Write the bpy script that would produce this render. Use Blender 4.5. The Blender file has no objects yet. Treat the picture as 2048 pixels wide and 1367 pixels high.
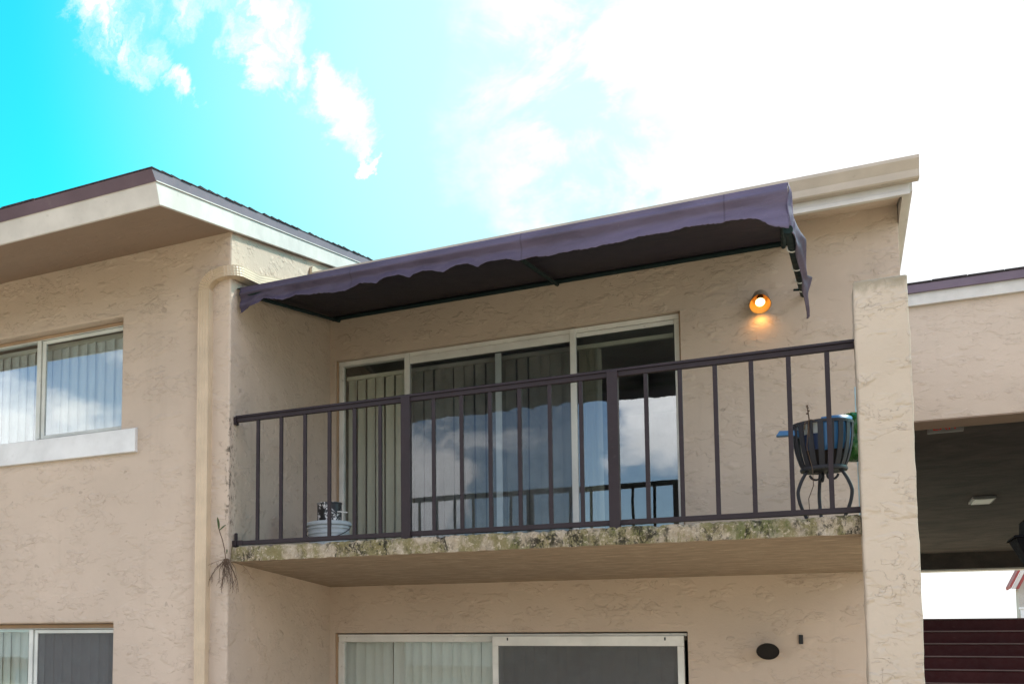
import bpy, bmesh, math, random
from mathutils import Vector, Matrix
R = math.radians
random.seed(7)
S = bpy.context.scene
COL = S.collection

# ------------------------------------------------------------------ camera
cam = bpy.data.cameras.new("camera")
cam.sensor_width = 36.0
cam.lens = 38.906
cam.shift_x = 0.4502
cam.shift_y = 0.2368
cam.clip_start = 0.05
cam.clip_end = 3000
camo = bpy.data.objects.new("camera", cam)
COL.objects.link(camo)
cr = Vector((0.8278645652, 0.5604093226, 0.0241174784))
cu = Vector((0.0289060495, -0.0855610624, 0.9959135228))
cb = Vector((0.5601827398, -0.8237843745, -0.0870321913))
camo.matrix_world = Matrix(((cr.x, cu.x, cb.x, 3.7193), (cr.y, cu.y, cb.y, -7.9790),
                            (cr.z, cu.z, cb.z, 1.6216), (0, 0, 0, 1)))
S.camera = camo

# ------------------------------------------------------------------ view
S.render.engine = 'CYCLES'
S.view_settings.view_transform = 'Standard'
S.view_settings.look = 'None'
S.view_settings.exposure = 1.08
S.view_settings.gamma = 1.0
S.view_settings.use_curve_mapping = False
S.cycles.max_bounces = 10
S.cycles.diffuse_bounces = 5
S.cycles.transparent_max_bounces = 16

# ------------------------------------------------------------------ sun + sky
SUN = Vector((0.50, 0.50, 0.70)).normalized()
sl = bpy.data.lights.new("sun", 'SUN')
sl.energy = 2.3
sl.angle = R(6)
sl.color = (1.0, 0.93, 0.83)
so = bpy.data.objects.new("sun", sl)
so.rotation_euler = (-SUN).to_track_quat('-Z', 'Y').to_euler()
so.location = (10, 10, 20)
COL.objects.link(so)

W = bpy.data.worlds.new("World")
S.world = W
W.use_nodes = True


class NT:
    """small helper to write node trees"""
    def __init__(s, tree):
        s.t = tree
        s.n = tree.nodes
        s.l = tree.links

    def new(s, typ, **kw):
        nd = s.n.new(typ)
        for k, v in kw.items():
            setattr(nd, k, v)
        return nd

    def put(s, sock, v):
        if isinstance(v, bpy.types.NodeSocket):
            s.l.new(v, sock)
        else:
            sock.default_value = v

    def math(s, op, a, b=None, c=None, clamp=False):
        nd = s.new('ShaderNodeMath', operation=op, use_clamp=clamp)
        s.put(nd.inputs[0], a)
        if b is not None:
            s.put(nd.inputs[1], b)
        if c is not None:
            s.put(nd.inputs[2], c)
        return nd.outputs[0]

    def vm(s, op, a, b=None, out=0):
        nd = s.new('ShaderNodeVectorMath', operation=op)
        s.put(nd.inputs[0], a)
        if b is not None:
            if op == 'SCALE':
                s.put(nd.inputs['Scale'], b)
            else:
                s.put(nd.inputs[1], b)
        return nd.outputs['Value'] if op in ('DOT_PRODUCT', 'LENGTH') else nd.outputs[0]

    def noise(s, vec, scale, detail=3.0, rough=0.5, dist=0.0, out='Fac'):
        nd = s.new('ShaderNodeTexNoise')
        s.put(nd.inputs['Vector'], vec)
        nd.inputs['Scale'].default_value = scale
        nd.inputs['Detail'].default_value = detail
        nd.inputs['Roughness'].default_value = rough
        nd.inputs['Distortion'].default_value = dist
        return nd.outputs[out]

    def remap(s, v, a, b, c=0.0, d=1.0, smooth=True):
        nd = s.new('ShaderNodeMapRange')
        nd.interpolation_type = 'SMOOTHSTEP' if smooth else 'LINEAR'
        s.put(nd.inputs['Value'], v)
        s.put(nd.inputs['From Min'], a)
        s.put(nd.inputs['From Max'], b)
        s.put(nd.inputs['To Min'], c)
        s.put(nd.inputs['To Max'], d)
        return nd.outputs[0]

    def mix(s, f, a, b, mode='MIX'):
        nd = s.new('ShaderNodeMix', data_type='RGBA', blend_type=mode)
        s.put(nd.inputs[0], f)
        s.put(nd.inputs[6], a)
        s.put(nd.inputs[7], b)
        return nd.outputs[2]


def c4(r, g, b):
    return (r, g, b, 1.0)


def build_world():
    t = NT(W.node_tree)
    t.n.clear()
    out = t.new('ShaderNodeOutputWorld')
    bg = t.new('ShaderNodeBackground')
    bg.inputs['Strength'].default_value = 0.10
    t.l.new(bg.outputs[0], out.inputs[0])
    sky = t.new('ShaderNodeTexSky')
    sky.sky_type = 'NISHITA'
    sky.sun_disc = False
    sky.sun_elevation = math.asin(SUN.z)
    sky.sun_rotation = math.atan2(SUN.x, SUN.y)
    sky.air_density = 1.0
    sky.dust_density = 0.6
    sky.ozone_density = 1.0
    tc = t.new('ShaderNodeTexCoord')
    d = t.vm('NORMALIZE', tc.outputs['Generated'])
    # turbulence of the air bends every cloud outline
    wz = t.noise(d, 7.0, 8.0, 0.62, 0.4, 'Color')
    wv = t.vm('SUBTRACT', wz, (0.5, 0.5, 0.5))
    dw = t.vm('ADD', d, t.vm('SCALE', wv, 0.19))
    dw = t.vm('NORMALIZE', dw)
    # the large bank of thin bright cloud round the sun
    bank = t.remap(t.vm('DOT_PRODUCT', dw, Vector((0.075, 0.885, 0.46)).normalized()),
                   math.cos(R(18.2)), math.cos(R(13.2)))
    # wisps trailing off the bank
    puffs = [((-0.4498, 0.7152, 0.535), 1.0),
             ((-0.4463, 0.7252, 0.5243), 1.1),
             ((-0.4382, 0.7356, 0.5165), 1.0),
             ((-0.4339, 0.7448, 0.507), 0.9),
             ((-0.428, 0.7536, 0.4989), 0.7),
             ((-0.434, 0.7238, 0.5364), 1.1),
             ((-0.4065, 0.7724, 0.4879), 0.5),
             ((-0.3957, 0.7493, 0.531), 0.7),
             ((-0.371, 0.7573, 0.5375), 0.59),
             ((-0.3516, 0.7715, 0.5303), 0.86),
             ((-0.3338, 0.7843, 0.5229), 0.99),
             ((-0.3183, 0.7926, 0.5201), 0.73),
             ((-0.3447, 0.7852, 0.5143), 0.66),
             ((-0.3323, 0.7963, 0.5055), 0.79),
             ((-0.3454, 0.7971, 0.4953), 0.59),
             ((-0.327, 0.8096, 0.4874), 0.53),
             ((-0.3016, 0.8198, 0.4868), 0.53),
             ((-0.2986, 0.8287, 0.4734), 0.79),
             ((-0.2936, 0.8382, 0.4595), 0.79),
             ((-0.2878, 0.8478, 0.4453), 0.66),
             ((-0.2836, 0.8548, 0.4346), 0.4),
             ((-0.28, 0.8614, 0.4237), 0.26)]
    wp = t.vm('SUBTRACT', t.noise(d, 16.0, 7.0, 0.65, 0.3, 'Color'), (0.5, 0.5, 0.5))
    dp = t.vm('NORMALIZE', t.vm('ADD', d, t.vm('SCALE', wp, 0.085)))
    pf = None
    for c, r in puffs:
        v = t.remap(t.vm('DOT_PRODUCT', dp, Vector(c).normalized()), math.cos(R(r * 1.75)), math.cos(R(r * 0.15)))
        pf = v if pf is None else t.math('MAXIMUM', pf, v)
    # fair weather cumulus over the rest of the sky
    ds = t.vm('MULTIPLY', d, (1.0, 1.0, 2.4))
    fb = t.noise(ds, 2.6, 9.0, 0.58, 0.25)
    sep = t.new('ShaderNodeSeparateXYZ')
    t.l.new(d, sep.inputs[0])
    front = t.remap(sep.outputs[1], 0.35, -0.05)
    # cumulus behind the photographer, seen mirrored in the window panes
    cum = None
    for c, r in [((-0.60, -0.79, 0.15), 5.6), ((-0.52, -0.84, 0.14), 5.0), ((-0.30, -0.935, 0.20), 2.6), ((-0.25, -0.945, 0.17), 2.4),
                 ((-0.105, -0.965, 0.235), 2.6), ((-0.07, -0.97, 0.235), 2.6), ((0.3, -0.9, 0.3), 11.0), ((-0.8, -0.4, 0.35), 12.0),
                 ((0.1, -0.7, 0.7), 14.0), ((-0.45, -0.55, 0.7), 12.0), ((0.7, -0.6, 0.4), 13.0)]:
        v = t.remap(t.vm('DOT_PRODUCT', dw, Vector(c).normalized()), math.cos(R(r * 1.1)), math.cos(R(r * 0.55)))
        cum = v if cum is None else t.math('MAXIMUM', cum, v)
    gen = t.math('MULTIPLY', t.math('MAXIMUM', t.remap(fb, 0.53, 0.63), t.math('MULTIPLY', cum, t.remap(fb, 0.25, 0.50, 0.55, 1.0))), front)
    core = t.remap(t.vm('DOT_PRODUCT', dw, Vector((0.10, 0.885, 0.45)).normalized()), math.cos(R(13.0)), math.cos(R(8.0)))
    fine = t.noise(t.vm('MULTIPLY', d, (1, 1, 1.6)), 11.0, 9.0, 0.62, 0.3)
    brk = t.remap(t.noise(t.vm('MULTIPLY', dp, (1.6, 1, 0.9)), 13.0, 9.0, 0.66, 0.5), 0.34, 0.64, 0.10, 1.1)
    cov = t.math('MAXIMUM', t.math('MAXIMUM', t.math('MULTIPLY', pf, brk), t.math('MAXIMUM', core, t.math('MULTIPLY', bank, t.remap(fine, 0.38, 0.56, 0.18, 1.0)))), gen)
    cov = t.math('MINIMUM', cov, 1.0)
    # glare of thin haze towards the sun
    glow = t.remap(t.vm('DOT_PRODUCT', d, Vector((0.10, 0.86, 0.50)).normalized()), math.cos(R(37.5)), math.cos(R(13)))
    low = t.remap(sep.outputs[2], 0.26, 0.04)
    tint = t.mix(front, c4(0.13, 1.85, 1.40), c4(0.95, 1.0, 1.05))
    blue = t.mix(1.0, sky.outputs[0], tint, 'MULTIPLY')
    hz = t.math('MAXIMUM', t.math('MULTIPLY', glow, 0.92), t.math('MULTIPLY', low, t.remap(front, 0.0, 1.0, 0.95, 0.45)))
    blue = t.mix(hz, blue, c4(3.5, 4.95, 5.3))
    blue = t.mix(t.math('MULTIPLY', t.remap(sep.outputs[2], 0.30, 0.12), t.remap(front, 0.0, 1.0, 0.92, 0.0)), blue, c4(6.6, 6.6, 6.6))
    shade = t.remap(t.noise(ds, 5.5, 6.0, 0.6, 0.2), 0.3, 0.7)
    cl = t.mix(shade, c4(11.5, 11.3, 11.3), c4(16.5, 16.0, 15.8))
    cl = t.mix(front, t.mix(shade, c4(4.9, 5.1, 5.25), c4(6.2, 6.2, 6.2)), cl)
    col = t.mix(cov, blue, cl)
    t.l.new(col, bg.inputs['Color'])


build_world()

# ------------------------------------------------------------------ materials
MATS = {}


def mat(name, fn, *a, **k):
    if name in MATS:
        return MATS[name]
    m = bpy.data.materials.new(name)
    m.use_nodes = True
    t = NT(m.node_tree)
    t.n.clear()
    out = t.new('ShaderNodeOutputMaterial')
    fn(t, out, *a, **k)
    MATS[name] = m
    return m


def coords(t):
    return t.new('ShaderNodeTexCoord').outputs['Object']


def bsdf(t, out, col, rough=0.7, normal=None, metal=0.0, spec=0.4):
    b = t.new('ShaderNodeBsdfPrincipled')
    t.put(b.inputs['Base Color'], col)
    t.put(b.inputs['Roughness'], rough)
    t.put(b.inputs['Metallic'], metal)
    t.put(b.inputs['Specular IOR Level'], spec)
    if normal is not None:
        t.l.new(normal, b.inputs['Normal'])
    t.l.new(b.outputs[0], out.inputs[0])
    return b


def bump(t, h, strength, dist):
    b = t.new('ShaderNodeBump')
    b.inputs['Strength'].default_value = strength
    b.inputs['Distance'].default_value = dist
    t.l.new(h, b.inputs['Height'])
    return b.outputs[0]


def stucco(t, out, base, dirt=0.25, relief=1.0, top_z=None, mildew=None):
    co = coords(t)
    co2 = t.vm('ADD', t.vm('MULTIPLY', co, (1.0, 1.0, 1.75)), (3.1, 7.7, 1.3))
    # skip trowel: flat smears of plaster with one ragged lip each
    a = t.noise(co2, 5.2, 4.5, 0.56, 1.0)
    b = t.noise(t.vm('ADD', co2, (9.0, 4.0, 2.0)), 8.0, 4.0, 0.55, 0.9)
    ms = t.remap(t.noise(t.vm('ADD', co2, (1.0, 14.0, 6.0)), 3.3, 3.0, 0.55), 0.50, 0.62)
    ms2 = t.remap(t.noise(t.vm('ADD', co2, (21.0, 3.0, 9.0)), 3.9, 3.0, 0.55), 0.49, 0.62)
    la = t.math('MULTIPLY', t.remap(a, 0.500, 0.516), ms)
    lb = t.math('MULTIPLY', t.remap(b, 0.500, 0.518), ms2)
    fn = t.noise(co, 55.0, 4.0, 0.6)
    md = t.noise(co, 14.0, 3.0, 0.5)
    h = t.math('ADD', t.math('ADD', la, lb), t.math('ADD', t.math('MULTIPLY', fn, 0.22), t.math('MULTIPLY', md, 0.5)))
    nrm = bump(t, h, 0.50 * relief, 0.014)
    # shade along the plaster lips, painted in as thin dark lines
    ea = t.math('MULTIPLY', t.math('SUBTRACT', 1.0, t.math('MULTIPLY', t.math('ABSOLUTE', t.math('SUBTRACT', a, 0.500)), 90.0, clamp=True)), ms)
    eb = t.math('MULTIPLY', t.math('SUBTRACT', 1.0, t.math('MULTIPLY', t.math('ABSOLUTE', t.math('SUBTRACT', b, 0.500)), 80.0, clamp=True)), ms2)
    e = t.math('MAXIMUM', ea, eb)
    big = t.noise(co, 0.9, 5.0, 0.6)
    sm = t.noise(co, 7.0, 5.0, 0.65)
    c = t.mix(t.remap(big, 0.3, 0.7), c4(*[x * 0.93 for x in base]), c4(*[x * 1.05 for x in base]))
    c = t.mix(t.math('MULTIPLY', t.remap(sm, 0.45, 0.75), 0.16), c, c4(base[0] * 0.86, base[1] * 0.83, base[2] * 0.80))
    c = t.mix(t.math('MULTIPLY', e, 0.27 * min(1, relief)), c, c4(base[0] * 0.42, base[1] * 0.36, base[2] * 0.32))
    sp = t.remap(t.noise(co, 9.0, 2.0, 0.5), 0.73, 0.76)
    c = t.mix(t.math('MULTIPLY', sp, dirt), c, c4(0.08, 0.06, 0.05))
    stk = t.remap(t.noise(t.vm('MULTIPLY', co, (1.0, 1.0, 0.07)), 6.0, 5.0, 0.62), 0.55, 0.75)
    c = t.mix(t.math('MULTIPLY', stk, 0.16), c, c4(base[0] * 0.62, base[1] * 0.60, base[2] * 0.58))
    if top_z is not None:
        sep = t.new('ShaderNodeSeparateXYZ')
        t.l.new(co, sep.inputs[0])
        n = t.noise(t.vm('MULTIPLY', co, (1, 1, 0.5)), 16.0, 5.0, 0.65)
        k = t.remap(t.math('ADD', sep.outputs[2], t.math('MULTIPLY', n, 0.16)), top_z + 0.06, top_z + 0.14)
        c = t.mix(t.math('MULTIPLY', k, 0.55), c, c4(0.15, 0.14, 0.09))
    if mildew is not None:
        sep = t.new('ShaderNodeSeparateXYZ')
        t.l.new(co, sep.inputs[0])
        mx, my, z0, z1 = mildew
        kx = t.remap(sep.outputs[0], mx - 0.05, mx - 0.005)
        ky = t.remap(sep.outputs[1], my + 0.20, my + 0.03)
        kz = t.math('MULTIPLY', t.remap(sep.outputs[2], z0, z0 + 0.3), t.remap(sep.outputs[2], z1, z1 - 0.06))
        n = t.remap(t.noise(t.vm('MULTIPLY', co, (1, 1, 0.6)), 26.0, 6.0, 0.72), 0.50, 0.60)
        k = t.math('MULTIPLY', t.math('MULTIPLY', kx, ky), t.math('MULTIPLY', kz, n))
        c = t.mix(t.math('MULTIPLY', k, 0.85), c, c4(0.07, 0.06, 0.045))
    bsdf(t, out, c, 0.88, nrm, spec=0.2)


def slab_edge(t, out):
    co = coords(t)
    base = t.mix(t.remap(t.noise(co, 9.0, 6.0, 0.65), 0.3, 0.7), c4(0.34, 0.28, 0.205), c4(0.52, 0.44, 0.345))
    st = t.vm('MULTIPLY', co, (1.0, 1.0, 0.55))
    g = t.remap(t.noise(st, 8.5, 9.0, 0.74, 0.3), 0.44, 0.56)
    base = t.mix(t.math('MULTIPLY', g, 0.75), base, c4(0.185, 0.165, 0.060))
    g2 = t.remap(t.noise(t.vm('ADD', st, (5, 2, 8)), 3.1, 6.0, 0.62), 0.52, 0.62)
    base = t.mix(t.math('MULTIPLY', g2, 0.75), base, c4(0.115, 0.135, 0.045))
    k = t.remap(t.noise(t.vm('ADD', st, (2, 9, 3)), 17.0, 9.0, 0.82, 0.4), 0.49, 0.55)
    kk = t.remap(t.noise(t.vm('ADD', st, (7, 1, 3)), 3.6, 4.0, 0.6, 0.3), 0.40, 0.56)
    base = t.mix(t.math('MULTIPLY', t.math('MULTIPLY', k, kk), 0.92), base, c4(0.030, 0.028, 0.023))
    w = t.remap(t.noise(t.vm('ADD', co, (12, 9, 3)), 36.0, 8.0, 0.8, 0.4), 0.55, 0.60)
    base = t.mix(t.math('MULTIPLY', w, 0.7), base, c4(0.66, 0.56, 0.45))
    h = t.noise(co, 30.0, 7.0, 0.7)
    bsdf(t, out, base, 0.95, bump(t, h, 1.0, 0.025), spec=0.1)


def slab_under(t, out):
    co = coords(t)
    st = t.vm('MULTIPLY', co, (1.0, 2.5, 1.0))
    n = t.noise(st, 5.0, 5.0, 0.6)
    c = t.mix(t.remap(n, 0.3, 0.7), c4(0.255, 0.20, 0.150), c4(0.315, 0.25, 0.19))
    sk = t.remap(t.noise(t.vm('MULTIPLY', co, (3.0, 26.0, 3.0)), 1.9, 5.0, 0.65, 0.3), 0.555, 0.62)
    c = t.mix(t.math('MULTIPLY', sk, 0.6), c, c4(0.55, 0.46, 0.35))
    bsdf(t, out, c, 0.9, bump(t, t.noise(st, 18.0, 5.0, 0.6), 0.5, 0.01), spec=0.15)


def paint(t, out, base, rough=0.45, wear=0.2, spec=0.4, wear_col=(0.12, 0.09, 0.06), scale=14.0, bmp=0.12):
    co = coords(t)
    n = t.noise(co, 3.0, 5.0, 0.6)
    c = t.mix(t.remap(n, 0.3, 0.7), c4(*[x * 0.88 for x in base]), c4(*[min(1, x * 1.08) for x in base]))
    w = t.remap(t.noise(t.vm('ADD', co, (4, 7, 1)), scale, 6.0, 0.7, 0.3), 0.60, 0.72)
    c = t.mix(t.math('MULTIPLY', w, wear), c, c4(*wear_col))
    rg = t.remap(t.noise(co, 20.0, 4.0, 0.6), 0.2, 0.8, rough * 0.8, min(1.0, rough * 1.25))
    bsdf(t, out, c, rg, bump(t, t.noise(co, 40.0, 4.0, 0.6), bmp, 0.004), spec=spec)


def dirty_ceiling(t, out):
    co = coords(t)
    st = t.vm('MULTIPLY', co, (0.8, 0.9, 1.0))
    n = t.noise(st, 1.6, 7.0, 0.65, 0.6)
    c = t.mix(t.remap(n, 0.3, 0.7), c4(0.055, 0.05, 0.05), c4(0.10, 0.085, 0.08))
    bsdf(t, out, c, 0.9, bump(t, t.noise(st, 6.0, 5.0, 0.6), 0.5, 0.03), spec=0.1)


def fabric(t, out, base):
    co = coords(t)
    n = t.noise(t.vm('MULTIPLY', co, (0.8, 1, 3.0)), 2.5, 6.0, 0.65, 0.4)
    c = t.mix(t.remap(n, 0.3, 0.72), c4(*[x * 0.8 for x in base]), c4(*[x * 1.2 for x in base]))
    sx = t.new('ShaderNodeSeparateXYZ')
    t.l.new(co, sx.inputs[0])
    c = t.mix(t.remap(sx.outputs[0], -1.6, 1.9), t.mix(1.0, c, c4(0.62, 0.60, 0.62), 'MULTIPLY'), c)   # light falloff painted into the cloth, darker to the left
    # stitched seams between the cloth panels
    sm = t.math('ABSOLUTE', t.math('SUBTRACT', t.math('FRACT', t.math('MULTIPLY', t.math('ADD', sx.outputs[0], 4.0), 0.82)), 0.5))
    c = t.mix(t.math('MULTIPLY', t.remap(sm, 0.006, 0.002), 0.35), c, c4(0.02, 0.015, 0.025))
    f = t.remap(t.noise(co, 22.0, 5.0, 0.7), 0.62, 0.74)
    c = t.mix(t.math('MULTIPLY', f, 0.18), c, c4(0.26, 0.24, 0.25))
    wv = t.noise(co, 420.0, 1.0, 0.5)
    h = t.math('ADD', t.math('MULTIPLY', wv, 0.05), t.noise(t.vm('MULTIPLY', co, (1.2, 1, 2.0)), 5.0, 4.0, 0.55, 0.6))
    bsdf(t, out, c, 0.62, bump(t, h, 0.5, 0.03), spec=0.35)


def glass(t, out, tint=(0.93, 0.96, 0.95), refl=1.0):
    tr = t.new('ShaderNodeBsdfTransparent')
    tr.inputs[0].default_value = c4(*tint)
    gl = t.new('ShaderNodeBsdfGlossy')
    gl.inputs['Roughness'].default_value = 0.0
    gl.inputs['Color'].default_value = c4(0.93, 0.96, 1.0)
    co = coords(t)
    t.l.new(bump(t, t.noise(co, 1.5, 2.0, 0.5), 0.05, 0.02), gl.inputs['Normal'])
    fr = t.new('ShaderNodeFresnel')
    fr.inputs['IOR'].default_value = 1.5
    dust = t.remap(t.noise(co, 3.0, 5.0, 0.6), 0.3, 0.8, 0.0, 0.03)
    f = t.math('ADD', t.math('MULTIPLY', fr.outputs[0], 1.7 * refl), 0.08 * refl, clamp=True)
    mx = t.new('ShaderNodeMixShader')
    t.l.new(f, mx.inputs[0])
    t.l.new(tr.outputs[0], mx.inputs[1])
    t.l.new(gl.outputs[0], mx.inputs[2])
    df = t.new('ShaderNodeBsdfDiffuse')
    df.inputs[0].default_value = c4(0.5, 0.5, 0.48)
    mx2 = t.new('ShaderNodeMixShader')
    t.l.new(dust, mx2.inputs[0])
    t.l.new(mx.outputs[0], mx2.inputs[1])
    t.l.new(df.outputs[0], mx2.inputs[2])
    t.l.new(mx2.outputs[0], out.inputs[0])


def screen(t, out, dens=0.55, col=(0.05, 0.05, 0.055)):
    tr = t.new('ShaderNodeBsdfTransparent')
    df = t.new('ShaderNodeBsdfDiffuse')
    df.inputs[0].default_value = c4(*col)
    co = coords(t)
    f = t.remap(t.noise(co, 2.2, 5.0, 0.6), 0.3, 0.7, dens - 0.06, dens + 0.06)
    mx = t.new('ShaderNodeMixShader')
    t.l.new(f, mx.inputs[0])
    t.l.new(tr.outputs[0], mx.inputs[1])
    t.l.new(df.outputs[0], mx.inputs[2])
    t.l.new(mx.outputs[0], out.inputs[0])


def slat_mat(t, out, base):
    co = coords(t)
    n = t.noise(t.vm('MULTIPLY', co, (1, 1, 0.15)), 8.0, 4.0, 0.6)
    c = t.mix(t.remap(n, 0.3, 0.7), c4(*[x * 0.93 for x in base]), c4(*base))
    df = bsdf(t, out, c, 0.55, None, spec=0.3)


def emit(t, out, col, s):
    e = t.new('ShaderNodeEmission')
    e.inputs[0].default_value = c4(*col)
    e.inputs[1].default_value = s
    t.l.new(e.outputs[0], out.inputs[0])


def shingle_mat(t, out):
    co = coords(t)
    n = t.noise(co, 60.0, 3.0, 0.7)
    c = t.mix(t.remap(n, 0.35, 0.65), c4(0.028, 0.025, 0.03), c4(0.075, 0.065, 0.07))
    bsdf(t, out, c, 0.95, bump(t, n, 0.6, 0.004), spec=0.1)


def speckled(t, out):
    co = coords(t)
    n = t.noise(t.vm('MULTIPLY', co, (1, 1, 0.8)), 60.0, 4.0, 0.7, 0.6)
    m = t.noise(co, 12.0, 2.0, 0.5)
    k = t.math('MULTIPLY', t.remap(n, 0.50, 0.54), t.remap(m, 0.47, 0.55))
    c = t.mix(k, c4(0.016, 0.014, 0.016), c4(0.75, 0.73, 0.74))
    bsdf(t, out, c, 0.35, None, spec=0.5)


def grnd(t, out):
    co = coords(t)
    c = t.mix(t.remap(t.noise(co, 0.4, 6.0, 0.65), 0.35, 0.65), c4(0.50, 0.375, 0.26), c4(0.60, 0.455, 0.33))
    bsdf(t, out, c, 0.95, bump(t, t.noise(co, 12.0, 6.0, 0.7), 0.4, 0.02), spec=0.1)


WALL = (0.552, 0.452, 0.374)
M_stucco = mat('stucco', stucco, WALL)
M_wing = mat('wing_stucco', stucco, WALL, 0.25, 1.0, None, (2.5, -1.04, 2.70, 3.78))
M_pillar = mat('pillar_stucco', stucco, (0.545, 0.460, 0.375), 0.4, 1.25, 4.02)
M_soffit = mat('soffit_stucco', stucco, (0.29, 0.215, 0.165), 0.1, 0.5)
M_white = mat('white_trim', paint, (0.60, 0.575, 0.55), 0.55, 0.16)
M_sill = mat('window_sill_paint', paint, (0.72, 0.73, 0.75), 0.5, 0.10)
M_frame = mat('aluminium_frame', paint, (0.62, 0.64, 0.61), 0.4, 0.22)
M_oldframe = mat('old_door_frame', paint, (0.72, 0.72, 0.70), 0.6, 0.5, 0.3, (0.10, 0.07, 0.05), 18.0)
M_scrframe = mat('screen_door_frame', paint, (0.80, 0.80, 0.78), 0.45, 0.10)
M_brownband = mat('brown_drip_edge', paint, (0.145, 0.105, 0.145), 0.4, 0.15, 0.4, (0.3, 0.27, 0.28))
M_gutter = mat('gutter_paint', paint, (0.50, 0.43, 0.36), 0.45, 0.15)
M_pipe = mat('downspout_paint', paint, (0.56, 0.44, 0.315), 0.4, 0.08)
M_rail = mat('railing_paint', paint, (0.028, 0.0195, 0.0235), 0.5, 0.16, 0.24, (0.14, 0.11, 0.11), 24.0)
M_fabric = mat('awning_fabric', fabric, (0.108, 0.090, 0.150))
M_fabric_shaded = mat('awning_fabric_shaded', fabric, (0.015, 0.011, 0.028))  # same cloth, shade of the underside painted in as near-black
M_green = mat('awning_frame_paint', paint, (0.016, 0.030, 0.032), 0.75, 0.1, 0.12)
M_cord = mat('white_cord', paint, (0.75, 0.75, 0.74), 0.7, 0.05)
M_edge = mat('mildewed_concrete', slab_edge)
M_under = mat('slab_underside', slab_under)
M_glass = mat('window_glass', glass, (0.93, 0.96, 0.95), 0.85)
M_glass_low = mat('clear_glass', glass, (0.95, 0.97, 0.96), 0.36)
M_glass_dark = mat('tinted_glass', glass, (0.90, 0.92, 0.94), 0.27)
M_screen = mat('insect_screen', screen, 0.50, (0.15, 0.15, 0.155))
M_screen_in = mat('inner_screen', screen, 0.24, (0.05, 0.055, 0.065))
M_slat = mat('blind_slat', slat_mat, (0.80, 0.77, 0.68))
M_slatw = mat('blind_slat_white', slat_mat, (0.86, 0.87, 0.85))
M_room = mat('room_plaster', paint, (0.42, 0.41, 0.40), 0.8, 0.0)
M_trimwood = mat('brown_door_trim', paint, (0.40, 0.27, 0.175), 0.7, 0.25)
M_dark = mat('dark_ceiling', dirty_ceiling)
M_shingle = mat('roof_shingle', shingle_mat)
M_black = mat('black_metal', paint, (0.007, 0.007, 0.009), 0.8, 0.05, 0.08)
M_iron = mat('wrought_iron', paint, (0.030, 0.030, 0.038), 0.5, 0.2, 0.3, (0.12, 0.09, 0.07), 20.0)
M_lampbody = mat('lamp_body', paint, (0.22, 0.18, 0.14), 0.45, 0.15)
M_lampin = mat('lamp_reflector', paint, (0.60, 0.29, 0.05), 0.4, 0.05)
M_lampdark = mat('lamp_black', paint, (0.005, 0.005, 0.006), 0.35, 0.02)
M_bulb = mat('lit_bulb', emit, (1.0, 0.66, 0.26), 2.6)
M_stair = mat('dark_red_stair', paint, (0.050, 0.012, 0.013), 0.7, 0.35, 0.2, (0.09, 0.04, 0.035))
M_nosing = mat('stair_nosing', paint, (0.17, 0.12, 0.115), 0.7, 0.5, 0.2, (0.04, 0.02, 0.02), 25.0)
M_bucket = mat('bucket_plastic', paint, (0.50, 0.54, 0.58), 0.4, 0.15)
M_can = mat('speckled_can', speckled)
M_blue = mat('blue_plastic', paint, (0.045, 0.16, 0.36), 0.35, 0.02)
M_dblue = mat('dark_blue_plastic', paint, (0.04, 0.065, 0.15), 0.35, 0.05)
M_pale = mat('pale_plastic', paint, (0.62, 0.66, 0.68), 0.4, 0.1)
M_soil = mat('potting_soil', paint, (0.025, 0.018, 0.015), 0.95, 0.3)
M_greenbag = mat('green_plastic', paint, (0.012, 0.085, 0.012), 0.25, 0.1, 0.5, (0.2, 0.3, 0.1), 30.0)
M_stem = mat('dry_stem', paint, (0.10, 0.065, 0.045), 0.9, 0.2)
M_leaf = mat('weed_leaf', paint, (0.05, 0.085, 0.03), 0.6, 0.2)
M_exit = mat('exit_housing', paint, (0.15, 0.155, 0.16), 0.5, 0.1)
M_exitred = mat('exit_letters', paint, (0.60, 0.015, 0.012), 0.5, 0.0)
M_diff = mat('light_diffuser', paint, (0.75, 0.75, 0.74), 0.5, 0.0)
M_neighred = mat('neighbour_red_trim', paint, (0.30, 0.06, 0.055), 0.6, 0.1)
M_ground = mat('pavement', grnd)


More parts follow.
